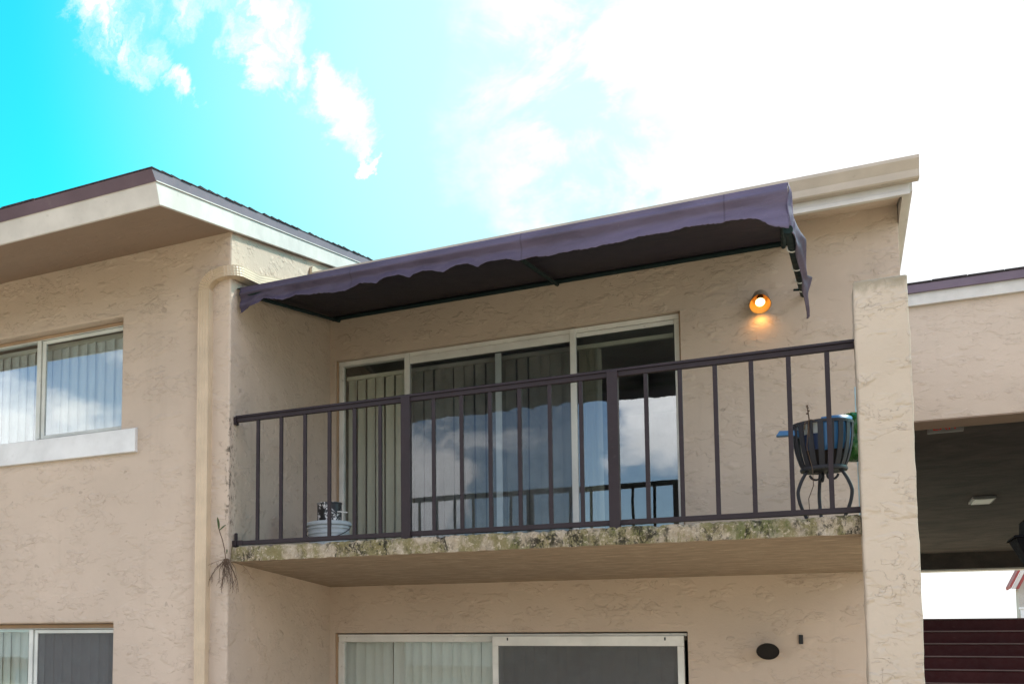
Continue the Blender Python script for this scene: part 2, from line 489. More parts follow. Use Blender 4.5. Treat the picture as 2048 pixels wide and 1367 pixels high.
# ------------------------------------------------------------------ mesh builder
class MB:
    def __init__(s):
        s.bm = bmesh.new()

    def face(s, *pts):
        vs = [s.bm.verts.new(p) for p in pts]
        try:
            return s.bm.faces.new(vs)
        except ValueError:
            return None

    def box(s, x0, x1, y0, y1, z0, z1):
        v = [s.bm.verts.new(p) for p in ((x0, y0, z0), (x1, y0, z0), (x1, y1, z0), (x0, y1, z0),
                                        (x0, y0, z1), (x1, y0, z1), (x1, y1, z1), (x0, y1, z1))]
        for f in ((0, 3, 2, 1), (4, 5, 6, 7), (0, 1, 5, 4), (1, 2, 6, 5), (2, 3, 7, 6), (3, 0, 4, 7)):
            s.bm.faces.new([v[i] for i in f])
        return s

    def prism(s, prof, axis, a, b):
        """extrude a closed profile [(u,v)] along an axis ('x': u=y v=z, 'y': u=x v=z, 'z': u=x v=y)"""
        def P(u, v, w):
            return {'x': (w, u, v), 'y': (u, w, v), 'z': (u, v, w)}[axis]
        A = [s.bm.verts.new(P(u, v, a)) for u, v in prof]
        B = [s.bm.verts.new(P(u, v, b)) for u, v in prof]
        n = len(prof)
        for i in range(n):
            s.bm.faces.new((A[i], A[(i + 1) % n], B[(i + 1) % n], B[i]))
        s.bm.faces.new(A[::-1])
        s.bm.faces.new(B)
        return s

    def sweep(s, path, prof, up=(0, 0, 1), scales=None, cap=True):
        """sweep a closed profile [(a,b)] along points with parallel transport"""
        path = [Vector(p) for p in path]
        n = len(path)
        T = []
        for i in range(n):
            d = path[min(i + 1, n - 1)] - path[max(i - 1, 0)]
            T.append(d.normalized())
        u = Vector(up)
        u = (u - T[0] * u.dot(T[0])).normalized()
        rings = []
        for i in range(n):
            if i:
                q = T[i - 1].rotation_difference(T[i])
                u = q @ u
                u = (u - T[i] * u.dot(T[i])).normalized()
            v = T[i].cross(u)
            k = scales[i] if scales else 1.0
            rings.append([s.bm.verts.new(path[i] + v * (a * k) + u * (b * k)) for a, b in prof])
        m = len(prof)
        for i in range(n - 1):
            for j in range(m):
                s.bm.faces.new((rings[i][j], rings[i][(j + 1) % m], rings[i + 1][(j + 1) % m], rings[i + 1][j]))
        if cap:
            s.bm.faces.new(rings[0][::-1])
            s.bm.faces.new(rings[-1])
        return s

    def tube(s, path, r, n=8, scales=None, cap=True):
        prof = [(r * math.cos(2 * math.pi * i / n), r * math.sin(2 * math.pi * i / n)) for i in range(n)]
        d = (Vector(path[-1]) - Vector(path[0])).normalized()
        up = (0, 0, 1) if abs(d.z) < 0.8 else (0, 1, 0)
        return s.sweep(path, prof, up, scales, cap)

    def lathe(s, prof, c, n=28, axis=(0, 0, 1), closed=False):
        """prof [(r,h)] about axis through c"""
        c = Vector(c)
        q = Vector((0, 0, 1)).rotation_difference(Vector(axis).normalized())
        rings = []
        for r, h in prof:
            rings.append([s.bm.verts.new(c + q @ Vector((r * math.cos(2 * math.pi * i / n), r * math.sin(2 * math.pi * i / n), h)))
                          for i in range(n)])
        last = len(rings) if closed else len(rings) - 1
        for k in range(last):
            a, b = rings[k], rings[(k + 1) % len(rings)]
            for i in range(n):
                s.bm.faces.new((a[i], a[(i + 1) % n], b[(i + 1) % n], b[i]))
        return s

    def grid(s, fn, nu, nv):
        V = [[s.bm.verts.new(fn(i / nu, j / nv)) for j in range(nv + 1)] for i in range(nu + 1)]
        for i in range(nu):
            for j in range(nv):
                s.bm.faces.new((V[i][j], V[i + 1][j], V[i + 1][j + 1], V[i][j + 1]))
        return s

    def build(s, name, m, parent=None, smooth=False, bevel=0.0, solid=0.0, merge=True, base=None, fix=True, seg=2):
        off = Vector((0, 0, 0))
        if parent is not None:
            p = parent
            while p is not None:
                off += p.location
                p = p.parent
        elif base is not None:
            off = Vector(base)
        if merge:
            bmesh.ops.remove_doubles(s.bm, verts=s.bm.verts, dist=1e-5)
        if fix:
            bmesh.ops.recalc_face_normals(s.bm, faces=s.bm.faces)
        bmesh.ops.translate(s.bm, verts=s.bm.verts, vec=-off)
        me = bpy.data.meshes.new(name)
        s.bm.to_mesh(me)
        s.bm.free()
        if isinstance(m, (list, tuple)):
            for x in m:
                me.materials.append(x)
        else:
            me.materials.append(m)
        if smooth:
            for p in me.polygons:
                p.use_smooth = True
            if smooth != 'all':
                me.set_sharp_from_angle(angle=R(40))
        o = bpy.data.objects.new(name, me)
        COL.objects.link(o)
        if parent is not None:
            o.parent = parent
        elif base is not None:
            o.location = base
        if solid:
            md = o.modifiers.new("solid", 'SOLIDIFY')
            md.thickness = solid
            md.offset = 0
        if bevel:
            md = o.modifiers.new("bevel", 'BEVEL')
            md.width = bevel
            md.segments = seg
            md.limit_method = 'ANGLE'
            md.angle_limit = R(35)
            md.harden_normals = False
        return o


def box(name, m, parent, x0, x1, y0, y1, z0, z1, bevel=0.0):
    return MB().box(x0, x1, y0, y1, z0, z1).build(name, m, parent, bevel=bevel)


def thing(name, label, cat, loc, group=None):
    o = bpy.data.objects.new(name, None)
    o.empty_display_size = 0.1
    COL.objects.link(o)
    o.location = loc
    o['label'] = label
    o['category'] = cat
    if group:
        o['group'] = group
    return o


def tag(o, label, cat, group=None):
    o['label'] = label
    o['category'] = cat
    if group:
        o['group'] = group
    return o


def clone(o, parent, loc=None, rz=None):
    c = o.copy()
    COL.objects.link(c)
    c.parent = parent
    if loc is not None:
        c.location = loc
    if rz is not None:
        c.rotation_euler = (0, 0, rz)
    return c


def wall_front(mb, x0, x1, z0, z1, y, holes, depth, extra_z=()):
    """front face of a wall in the plane Y=y with openings and their reveals"""
    xs = sorted({x0, x1} | {h[0] for h in holes} | {h[1] for h in holes})
    zs = sorted({z0, z1} | {h[2] for h in holes} | {h[3] for h in holes} | set(extra_z))
    for i in range(len(xs) - 1):
        for j in range(len(zs) - 1):
            cx, cz = (xs[i] + xs[i + 1]) / 2, (zs[j] + zs[j + 1]) / 2
            if any(h[0] < cx < h[1] and h[2] < cz < h[3] for h in holes):
                continue
            mb.face((xs[i], y, zs[j]), (xs[i + 1], y, zs[j]), (xs[i + 1], y, zs[j + 1]), (xs[i], y, zs[j + 1]))
    for a, b, c, d in holes:
        zz = [z for z in zs if c <= z <= d]
        xx = [x for x in xs if a <= x <= b]
        for k in range(len(zz) - 1):
            mb.face((a, y, zz[k]), (a, y, zz[k + 1]), (a, y + depth, zz[k + 1]), (a, y + depth, zz[k]))
            mb.face((b, y, zz[k]), (b, y + depth, zz[k]), (b, y + depth, zz[k + 1]), (b, y, zz[k + 1]))
        for k in range(len(xx) - 1):
            mb.face((xx[k], y, d), (xx[k + 1], y, d), (xx[k + 1], y + depth, d), (xx[k], y + depth, d))
            mb.face((xx[k], y, c), (xx[k], y + depth, c), (xx[k + 1], y + depth, c), (xx[k + 1], y, c))
    return zs


def room(parent, x0, x1, y0, y1, z0, z1):
    """an interior behind an opening: box without its near face, seen from inside"""
    mb = MB()
    mb.face((x0, y1, z0), (x1, y1, z0), (x1, y1, z1), (x0, y1, z1))
    mb.face((x0, y0, z0), (x0, y1, z0), (x0, y1, z1), (x0, y0, z1))
    mb.face((x1, y0, z0), (x1, y0, z1), (x1, y1, z1), (x1, y1, z0))
    mb.face((x0, y0, z0), (x1, y0, z0), (x1, y1, z0), (x0, y1, z0))
    mb.face((x0, y0, z1), (x0, y1, z1), (x1, y1, z1), (x1, y0, z1))
    return mb.build('interior_room', M_room, parent, solid=0.02)


# ------------------------------------------------------------------ ground
g = MB()
g.face((-400, -400, 0), (400, -400, 0), (400, 400, 0), (-400, 400, 0))
go = g.build('ground', M_ground)
go['kind'] = 'structure'
go['label'] = 'pale paved ground in front of the apartments'

# ================================================================== LEFT WING
YW = -0.04
wing = thing('apartment_wing', 'tan stucco wing at left with deep eave and two windows', 'building', (-2.5, 1.0, 0))
UW = (-2.90, -1.005, 3.755, 4.743)
LW = (-2.90, -1.045, 1.13, 2.125)
mb = MB()
zs = wall_front(mb, -6.0, 0.0, 0.0, 5.274, YW, [UW, LW], 0.16)
YR = 7.0
for j in range(len(zs) - 1):
    z0, z1 = zs[j], zs[j + 1]
    zb = 5.274 + 0.204 * (YR - YW) if j == len(zs) - 2 else z1
    mb.face((0, YW, z0), (0, YR, z0), (0, YR, zb), (0, YW, z1))
mb.face((0, YR, 0), (-6, YR, 0), (-6, YR, 6.69), (0, YR, 6.69))
mb.face((-6, YW, 0), (-6, YW, 5.274), (-6, YR, 6.69), (-6, YR, 0))
mb.build('wall', M_wing, wing, bevel=0.016, seg=3)

# roof: soffit, white boards, brown drip edge, shingles
SL = 0.204
YE = -1.325


def zr(y, b=4.998):
    return b + SL * (y - YE)


mb = MB()
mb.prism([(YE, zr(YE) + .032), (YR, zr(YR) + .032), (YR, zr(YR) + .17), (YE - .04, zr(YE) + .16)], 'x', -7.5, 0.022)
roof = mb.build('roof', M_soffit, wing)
mb = MB()
mb.prism([(YE + .012, zr(YE) + .012), (YW + .002, zr(YW) + .012), (YW + .002, zr(YW) + .028), (YE + .012, zr(YE) + .028)], 'x', -7.5, 0.018)
mb.build('soffit', M_soffit, roof)
# the fascia leans out with the square-cut rafters, the drip edge flares above it
mb = MB()
mb.prism([(YE, 4.998), (YE + .022, 4.998), (YE - .044, 5.150), (YE - .066, 5.150)], 'x', -7.5, 0.046)
mb.build('fascia_board', M_white, roof, bevel=0.003)


def slant(mb_, y0f, y0b, h0, h1, g0, g1, x0, x1):
    """a board along the rake whose front end is cut to the lean of the fascia"""
    A = [(y0f, zr(YE) + h0), (YR, zr(YR) + g0), (YR, zr(YR) + g1), (y0b, zr(YE) + h1)]
    mb_.prism(A, 'x', x0, x1)


mb = MB()
slant(mb, YE + .001, YE - .0645, 0.001, 0.151, 0.0, 0.115, 0.024, 0.0465)
mb.build('fascia_board', M_white, roof, bevel=0.003)
mb = MB()
mb.prism([(YE - .070, 5.141), (YE - .048, 5.150), (YE - .118, 5.212), (YE - .140, 5.205)], 'x', -7.5, 0.052)
mb.build('drip_edge', M_brownband, roof)
mb = MB()
slant(mb, YE - .068, YE - .138, 0.146, 0.2085, 0.112, 0.185, 0.048, 0.0525)
mb.build('drip_edge', M_brownband, roof)
mb = MB()
slant(mb, YE - .066, YE - .072, 0.143, 0.1495, 0.109, 0.116, 0.0535, 0.0565)
mb.build('drip_lip', M_white, roof)
# shingle courses and the tabs along the eave
rnd = random.Random(3)


def zt_(y):
    """top of the rake drip edge"""
    return 5.206 + (zr(YR) + 0.185 - 5.206) * (y - (YE - .138)) / (YR - (YE - .138))


for k in range(34):
    y0 = YE - .146 + k * 0.15
    th = 0.006 + rnd.random() * 0.013
    x1 = 0.054 + rnd.random() * 0.010
    mb = MB()
    za, zb = zt_(y0) + .003, zt_(y0 + .17) + .003
    mb.prism([(y0, za), (y0 + .17, zb - .003), (y0 + .17, zb + .003), (y0, za + th)], 'x', x1 - 1.0, x1)
    mb.build('shingle', M_shingle, roof)
for k in range(20):
    x1 = -0.95 - k * 0.31
    y0 = YE - .146 - rnd.random() * 0.006
    th = 0.007 + rnd.random() * 0.008
    mb = MB()
    mb.prism([(y0, zt_(y0) + .003), (y0 + .3, zt_(y0 + .3) + .003), (y0 + .3, zt_(y0 + .3) + .008), (y0, zt_(y0) + .003 + th)], 'x', x1 - 0.302, x1)
    mb.build('shingle', M_shingle, roof)


def window(parent, o, ym, mull, sashtop, pane2, label=None):
    x0, x1, z0, z1 = o
    e = 0.003
    w = MB()
    y = ym
    f = 0.035
    w.box(x0 + e, x1 - e, y - .02, y + .05, z1 - f - .01, z1 - e - .035)
    w.box(x0 + e, x1 - e, y - .02, y + .05, z0 + e, z0 + f)
    w.box(x0 + e, x0 + f, y - .018, y + .048, z0 + f + e, z1 - f - .012)
    w.box(x1 - f * .45, x1 - e, y - .018, y + .048, z0 + f + e, z1 - f - .012)
    wo = w.build('window', M_frame, parent, bevel=0.003)
    if label:
        wo['label'] = label
    MB().box(x0 + e, x1 - e, y - .005, y + .04, z1 - .036, z1 - .004).build('head_trim', M_trimwood, wo)
    zt = z1 - f - .014
    m = MB()
    m.box(mull, mull + .042, y - .032, y - .004, z0 + f, zt)
    m.build('mullion', M_frame, wo, bevel=0.003)
    m = MB()
    m.box(mull + .050, mull + .085, y - .018, y + .008, z0 + f + .002, zt - .002)
    m.box(mull + .085, x1 - f * .45 - .002, y - .016, y + .006, zt - .032, zt - .002)
    m.box(mull + .085, x1 - f * .45 - .002, y - .016, y + .006, z0 + f + .002, z0 + f + .030)
    m.build('sash', M_frame, wo, bevel=0.003)
    MB().box(x0 + f, mull + .02, y + .020, y + .024, z0 + f - .004, zt + .006).build('pane', M_glass, wo)
    MB().box(mull + .07, x1 - .012, y - .004, y, z0 + f + .02, zt - .02).build('pane', M_glass if pane2 == 0 else M_glass_dark, wo)
    if pane2:
        MB().box(mull + .086, x1 - .017, y - .010, y - .008, z0 + f + .031, zt - .033).build('insect_screen', M_screen, wo)
    return wo


wu = window(wing, UW, 0.085, -1.955, 0, 0)
wl = window(wing, LW, 0.070, -1.955, 0, 1)
mb = MB()
mb.box(-3.1, -0.838, YW - .045, YW + .004, 3.548, 3.748)
mb.build('window_sill', M_sill, wu, bevel=0.004)
mb = MB()
mb.box(-3.1, -0.842, YW - .003, 0.064, 3.7515, 3.7585)
mb.build('window_sill', M_sill, wu)
room(wing, -3.4, -0.6, 0.17, 3.0, 2.9, 5.0)
room(wing, -3.4, -0.6, 0.17, 3.0, 0.15, 2.45)

# ================================================================== CENTRAL WING
YB = 2.232
YG = 2.3215
cw = thing('apartment_wing', 'tan stucco centre wing with balcony and sliding glass doors', 'building', (2.2, 3.0, 0))
UD = (0.055, 2.965, 2.712, 4.785)
LD = (0.050, 2.962, 0.10, 2.147)
XR = 4.41
mb = MB()
wall_front(mb, 0.0, XR, 0.0, 5.40, YB, [UD, LD], 0.17)
zsx = sorted({0.0, 5.40, UD[2], UD[3], LD[2], LD[3]})
for j in range(len(zsx) - 1):
    mb.face((XR, YB, zsx[j]), (XR, 12, zsx[j]), (XR, 12, zsx[j + 1]), (XR, YB, zsx[j + 1]))
mb.face((0, 12, 0), (XR, 12, 0), (XR, 12, 5.4), (0, 12, 5.4))
mb.build('wall', M_stucco, cw, bevel=0.012, seg=3)

# roof of the centre wing
mb = MB()
mb.prism([(1.815, 5.270), (YB + .05, 5.365), (12, 5.40), (12, 5.9), (1.815, 5.50)], 'x', 0.005, 4.405)
croof = mb.build('roof', M_soffit, cw)
croof.data.materials[0] = M_stucco
mb = MB()
mb.prism([(1.782, 5.252), (1.812, 5.252), (1.812, 5.50), (1.782, 5.50)], 'x', 0.004, 4.452)
mb.build('fascia_board', M_white, croof, bevel=0.003)
mb = MB()
mb.prism([(1.768, 5.252), (1.7805, 5.252), (1.7805, 5.283), (1.768, 5.283)], 'x', 0.004, 4.455)
mb.build('drip_edge', M_white, croof, bevel=0.002)
mb = MB()
for (x0, x1, dz) in ((4.414, 4.452, 0.0), (4.454, 4.472, 0.022)):
    mb.prism([(1.8135, 5.262 + dz), (9.0, 4.40 + dz), (9.0, 5.75), (1.8135, 5.50)], 'x', x0, x1)
mb.build('rake_board', M_white, croof)
# K-style gutter
kp = [(1.780, 5.325), (1.712, 5.325), (1.700, 5.335), (1.694, 5.385), (1.668, 5.430), (1.655, 5.452), (1.655, 5.475), (1.668, 5.478),
      (1.668, 5.470), (1.662, 5.455), (1.676, 5.430), (1.700, 5.388), (1.706, 5.338), (1.780, 5.331)]
mb = MB()
mb.prism([(a_, b_ + .010) for a_, b_ in kp], 'x', 0.035, 4.500)
gut = mb.build('gutter', M_gutter, croof)
mb = MB()
ep = [(1.780, 5.325), (1.712, 5.325), (1.700, 5.335), (1.694, 5.385), (1.668, 5.430), (1.655, 5.452), (1.655, 5.475), (1.780, 5.50)]
mb.prism([(a_, b_ + .010) for a_, b_ in ep], 'x', 4.501, 4.506)
mb.build('end_cap', M_gutter, gut)
mb = MB()
ep2 = [(1.800, 5.345), (1.712, 5.345), (1.66, 5.43), (1.648, 5.475), (1.648, 5.51), (1.668, 5.545), (1.72, 5.56), (1.80, 5.56)]
mb.prism(ep2, 'x', 0.006, 0.034)
mb.build('end_cap', M_pipe, gut, bevel=0.004)
mb = MB()
mb.prism([(1.90, 5.503), (12, 5.90), (12, 5.93), (1.90, 5.512)], 'x', 0.01, 4.40)
mb.build('shingle_sheet', M_shingle, croof)

# balcony slab
rs = random.Random(11)


def nz(x, z):
    return 0.006 * math.sin(x * 23.1 + z * 31) + 0.004 * math.sin(x * 57.3 - z * 11) + 0.003 * math.sin(x * 131 + 2.0)


mb = MB()
NX = 200
chip = [max(0.0, (rs.random() ** 4) * 0.012 + 0.003 * math.sin(i * 0.21) * math.sin(i * 0.37 + 1)) for i in range(NX + 1)]


def slabfront(u, v):
    x = 0.003 + u * (4.028 - 0.003)
    i = int(round(u * NX))
    z = 2.597 + v * (0.118 - chip[i] * 0.9)
    if v == 0:
        z += 0.002 * math.sin(x * 40)
    y = -0.004 + nz(x, z) * (0.6 if v in (0,) else 1.0) + (0.012 + chip[i] if v == 1 else 0)
    return (x, y, z)


mb.grid(slabfront, NX, 6)
top = [slabfront(i / NX, 1) for i in range(NX + 1)]
bot = [slabfront(i / NX, 0) for i in range(NX + 1)]
for i in range(NX):
    mb.face(top[i], top[i + 1], (top[i + 1][0], 0.12, 2.711), (top[i][0], 0.12, 2.711))
mb.face((0.003, 0.12, 2.711), (4.028, 0.12, 2.711), (4.028, YB - .002, 2.711), (0.003, YB - .002, 2.711))
mb.box(4.0285, 4.262, 0.176, YB - .003, 2.600, 2.7105)
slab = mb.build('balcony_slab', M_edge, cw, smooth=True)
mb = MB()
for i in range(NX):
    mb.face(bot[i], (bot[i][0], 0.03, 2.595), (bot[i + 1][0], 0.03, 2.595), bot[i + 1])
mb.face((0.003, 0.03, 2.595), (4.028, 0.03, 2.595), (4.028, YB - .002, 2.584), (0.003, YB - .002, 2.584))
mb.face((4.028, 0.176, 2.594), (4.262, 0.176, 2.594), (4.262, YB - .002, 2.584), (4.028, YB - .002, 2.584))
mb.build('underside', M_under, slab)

# ---- upper sliding door
y = YG
z0, z1 = UD[2], UD[3]
mb = MB()
mb.box(0.066, 2.955, y - .035, y + .05, z1 - .048, z1 - .006)
mb.box(0.066, 2.955, y - .035, y + .05, z0 + .003, z0 + .035)
mb.box(0.066, 0.108, y - .030, y + .048, z0 + .036, z1 - .049)
mb.box(2.918, 2.955, y - .030, y + .048, z0 + .036, z1 - .049)
ud = mb.build('sliding_door', M_oldframe, cw, bevel=0.004)
ud['label'] = 'upper sliding glass door with worn white frame'
for xa in (0.703, 2.128):
    box('mullion', M_oldframe, ud, xa, xa + .046, y - .055, y + .010, z0 + .036, z1 - .012, 0.004)
box('door_rail', M_oldframe, ud, 0.752, 2.126, y - .046, y - .022, z1 - .118, z1 - .052, 0.003)
box('door_rail', M_oldframe, ud, 0.752, 2.126, y - .046, y - .022, z0 + .037, z0 + .085, 0.003)
box('door_stile', M_frame, ud, 1.500, 1.552, y + .000, y + .022, z0 + .087, z1 - .120, 0.003)
box('door_rail', M_oldframe, ud, 2.176, 2.916, y - .030, y - .006, z1 - .086, z1 - .052, 0.003)
box('door_rail', M_oldframe, ud, 2.176, 2.916, y - .030, y - .006, z0 + .037, z0 + .07, 0.003)
box('pane', M_glass_low, ud, 0.108, 0.703, y + .004, y + .008, z0 + .036, z1 - .050)
box('pane', M_glass_dark, ud, 0.750, 2.128, y - .034, y - .030, z0 + .08, z1 - .110)
box('pane', M_glass, ud, 2.174, 2.918, y - .020, y - .016, z0 + .06, z1 - .080)
box('insect_screen', M_screen_in, ud, 0.752, 2.126, y + .024, y + .026, z0 + .087, z1 - .120)
box('jamb_trim', M_trimwood, ud, 0.0565, 0.0655, YB + .02, y + .03, z0 + .003, z1 - .003)
box('jamb_trim', M_trimwood, ud, 2.9555, 2.9635, YB + .03, y + .03, z0 + .003, z1 - .003)

# ---- lower sliding door
z0, z1 = LD[2], LD[3]
mb = MB()
mb.box(0.062, 2.955, y - .035, y + .05, z1 - .034, z1 - .012)
mb.box(0.062, 1.462, y - .020, y + .05, z1 - .082, z1 - .0345)
mb.box(0.062, 2.955, y - .035, y + .05, z0 + .003, z0 + .05)
mb.box(0.062, 0.118, y - .030, y + .048, z0 + .051, z1 - .083)
ld = mb.build('sliding_door', M_oldframe, cw, bevel=0.003)
ld['label'] = 'lower sliding glass door with white screen frame'
mb = MB()
mb.box(1.466, 2.934, y - .070, y - .038, z1 - .118, z1 - .036)
mb.box(1.466, 1.514, y - .068, y - .040, z0 + .13, z1 - .119)
mb.box(2.886, 2.934, y - .068, y - .040, z0 + .13, z1 - .119)
mb.box(1.466, 2.934, y - .070, y - .038, z0 + .052, z0 + .129)
mb.build('screen_frame', M_scrframe, ld, bevel=0.003)
for xs_ in (1.588, 2.795):
    box('latch', M_lampdark, ld, xs_, xs_ + .010, y - .0735, y - .0705, z1 - .072, z1 - .048)
box('pane', M_glass_low, ld, 0.118, 1.470, y + .004, y + .008, z0 + .051, z1 - .083)
box('pane', M_glass_dark, ld, 1.48, 2.92, y - .020, y - .016, z0 + .08, z1 - .11)
box('insect_screen', M_screen, ld, 1.512, 2.888, y - .055, y - .053, z0 + .128, z1 - .117)
box('jamb_trim', M_trimwood, ld, 0.0515, 0.0615, YB + .02, y + .03, z0 + .003, z1 - .003)

room(cw, -1.0, 4.0, YB + .18, YB + 4.5, 2.72, 4.98)
room(cw, -1.0, 4.0, YB + .18, YB + 4.5, 0.05, 2.45)

# ================================================================== BLINDS
def blinds(label, x0, x1, ya, z0, z1, pitch, width, ang, m, skip=None, stack=None, rail=True):
    t = thing('vertical_blind', label, 'blinds', ((x0 + x1) / 2, ya, z0), 'vertical slat blinds hanging inside the glass')
    if rail:
        MB().box(x0, x1, ya - .02, ya + .02, z1, z1 + .035).build('head_rail', M_slat, t)
    rr = random.Random(int(x0 * 1000 + z0 * 77) & 0xffff)
    h = z1 - z0
    mb = MB()
    pts = []
    N = 4
    for i in range(N + 1):
        u = -0.5 + i / N
        pts.append((u * width, 0.014 * (1 - 4 * u * u)))
    prof = pts + [(a, b - .0012) for a, b in reversed(pts)]
    mb.prism(prof, 'z', 0, h)
    first = mb.build('slat', m, t, smooth=True, fix=True)
    first.location = (0, 0, 0)
    me = first.data
    for v in me.vertices:   # the mesh is local to the slat itself
        v.co += t.location
    places = []
    n = int((x1 - x0) / pitch)
    for i in range(n):
        x = x0 + pitch * (i + .5)
        if skip and skip[0] < x < skip[1]:
            continue
        places.append((x, ang + rr.uniform(-4, 4)))
    if stack:
        for i in range(stack[1]):
            places.append((stack[0] + i * 0.022, 78 + rr.uniform(-3, 3)))
    for i, (x, a) in enumerate(places):
        loc = (x - t.location.x, rr.uniform(-.003, .003), 0)
        o = first if i == 0 else clone(first, t)
        o.location = loc
        o.rotation_euler = (rr.uniform(-.003, .003), rr.uniform(-.006, .006), R(a))
    return t


blinds('beige slats half open behind the upper balcony door', 0.10, 2.90, YG + .115, 2.74, 4.625, 0.092, 0.114, -31, M_slat,
       skip=(2.16, 3.0), stack=(2.20, 7))
blinds('closed pale slats behind the lower sliding door', 0.10, 2.94, YG + .115, 0.15, 2.085, 0.088, 0.108, -12, M_slatw)
blinds('slats behind the upper left window, reflecting a cloud', -2.92, -1.0, 0.20, 3.79, 4.645, 0.094, 0.116, -16, M_slatw)
blinds('slats behind the lower left window, right half dark', -2.92, -1.0, 0.20, 1.16, 2.06, 0.094, 0.116, -16, M_slatw)

# ================================================================== PILLAR
mb = MB()
NZ = 60


def pil(u, v):
    # v goes round the section, u up
    a = v * 4
    z = u * 4.095
    X0, X1, Y0, Y1 = 4.032, 4.288, -0.06, 0.17
    k = int(a) % 4
    f = a - int(a)
    if v >= 1.0:
        k, f = 0, 0.0
    cs = [(X0, Y0), (X1, Y0), (X1, Y1), (X0, Y1)]
    p, q = cs[k], cs[(k + 1) % 4]
    x = p[0] + (q[0] - p[0]) * f
    yy = p[1] + (q[1] - p[1]) * f
    w = 0.0016 * math.sin(z * 5.3 + k * 2) + 0.0014 * math.sin(z * 31 + k * 5 + f * 3) + 0.0011 * math.sin(z * 77 + k)
    cx, cy = (X0 + X1) / 2, (Y0 + Y1) / 2
    return (x + (w if x > cx else -w), yy + (w if yy > cy else -w), z)


mb.grid(pil, NZ, 16)
topv = [pil(1.0, j / 16) for j in range(16)]
mb.face(*topv)
pl = mb.build('pillar', M_pillar, None, smooth=True, base=(4.16, 0.055, 0), bevel=0.010, fix=True)
tag(pl, 'wide tan stucco pillar at the right end of the balcony', 'pillar')

# ================================================================== RAILING
RL = thing('balcony_railing', 'dark brown metal railing along the mildewed balcony edge', 'railing', (2.03, 0.06, 2.712))
yr = 0.06
mb = MB()
mb.prism([(yr - .030, 3.758), (yr + .030, 3.758), (yr + .028, 3.772), (yr + .018, 3.777), (yr - .018, 3.777), (yr - .028, 3.772)], 'x', 0.020, 4.030)
mb.build('cap_rail', M_rail, RL)
mb = MB()
mb.box(0.022, 4.029, yr - .019, yr + .019, 3.724, 3.7575)
mb.build('top_rail', M_rail, RL, bevel=0.002)
mb = MB()
mb.box(0.022, 4.029, yr - .017, yr + .017, 2.732, 2.766)
mb.build('bottom_rail', M_rail, RL, bevel=0.002)
x00, sp = 0.2025, 0.1943
bal = None
for i in range(20):
    if i in (6, 13):
        xc = x00 + sp * i
        mb = MB()
        mb.box(xc - .0325, xc + .0325, yr - .040, yr + .022, 2.700, 3.7575)
        mb.build('post', M_rail, RL, bevel=0.003)
        continue
    xc = x00 + sp * i
    if bal is None:
        mb = MB()
        mb.box(-.0125, .0125, -.0125, .0125, 2.766, 3.724)
        bal = mb.build('baluster', M_rail, RL, bevel=0.002)
        for v in bal.data.vertices:
            v.co += RL.location
        first = bal
        o = bal
    else:
        o = clone(first, RL)
    o.location = (xc - RL.location.x, yr - RL.location.y, -RL.location.z)
mb = MB()
mb.box(0.002, 0.021, yr - .03, yr + .03, 3.705, 3.765)
mb.box(0.002, 0.035, yr - .035, yr + .030, 2.722, 2.768)
mb.box(0.012, 0.030, yr - .012, yr + .012, 2.769, 2.83)
mb.box(0.035, 0.085, yr - .022, yr - .0175, 2.728, 2.770)
mb.build('wall_bracket', M_rail, RL, bevel=0.002)

# ================================================================== AWNING
AW = thing('awning', 'dark purple fabric awning with ragged scalloped edge over the balcony', 'awning', (1.9, 2.2, 5.2))
sc = [(0.03, 4.62), (0.09, 4.64), (0.169, 4.66), (0.25, 4.701), (0.33, 4.675), (0.416, 4.66), (0.515, 4.685), (0.621, 4.667), (0.693, 4.669), (0.80, 4.655), (0.914, 4.646), (1.016, 4.673), (1.09, 4.67), (1.151, 4.655), (1.20, 4.680), (1.25, 4.691), (1.33, 4.682), (1.396, 4.652), (1.43, 4.672), (1.477, 4.687), (1.559, 4.682), (1.644, 4.648), (1.68, 4.672), (1.726, 4.684), (1.808, 4.678), (1.878, 4.643), (1.91, 4.658), (1.948, 4.668), (2.067, 4.665), (2.143, 4.638), (2.19, 4.646), (2.248, 4.650), (2.356, 4.641), (2.512, 4.642), (2.58, 4.634), (2.666, 4.639), (2.75, 4.634), (2.866, 4.637), (2.925, 4.647), (3.06, 4.645), (3.165, 4.653), (3.295, 4.646), (3.358, 4.639), (3.413, 4.653), (3.547, 4.630), (3.599, 4.594), (3.632, 4.555), (3.722, 4.525)]


def interp(tab, x):
    if x <= tab[0][0]:
        return tab[0][1]
    for (a, b), (c, d) in zip(tab, tab[1:]):
        if x <= c:
            return b + (d - b) * (x - a) / (c - a)
    return tab[-1][1]


ra = random.Random(5)
jit = [ra.uniform(-.0035, .0035) for _ in range(401)]
NV = 360


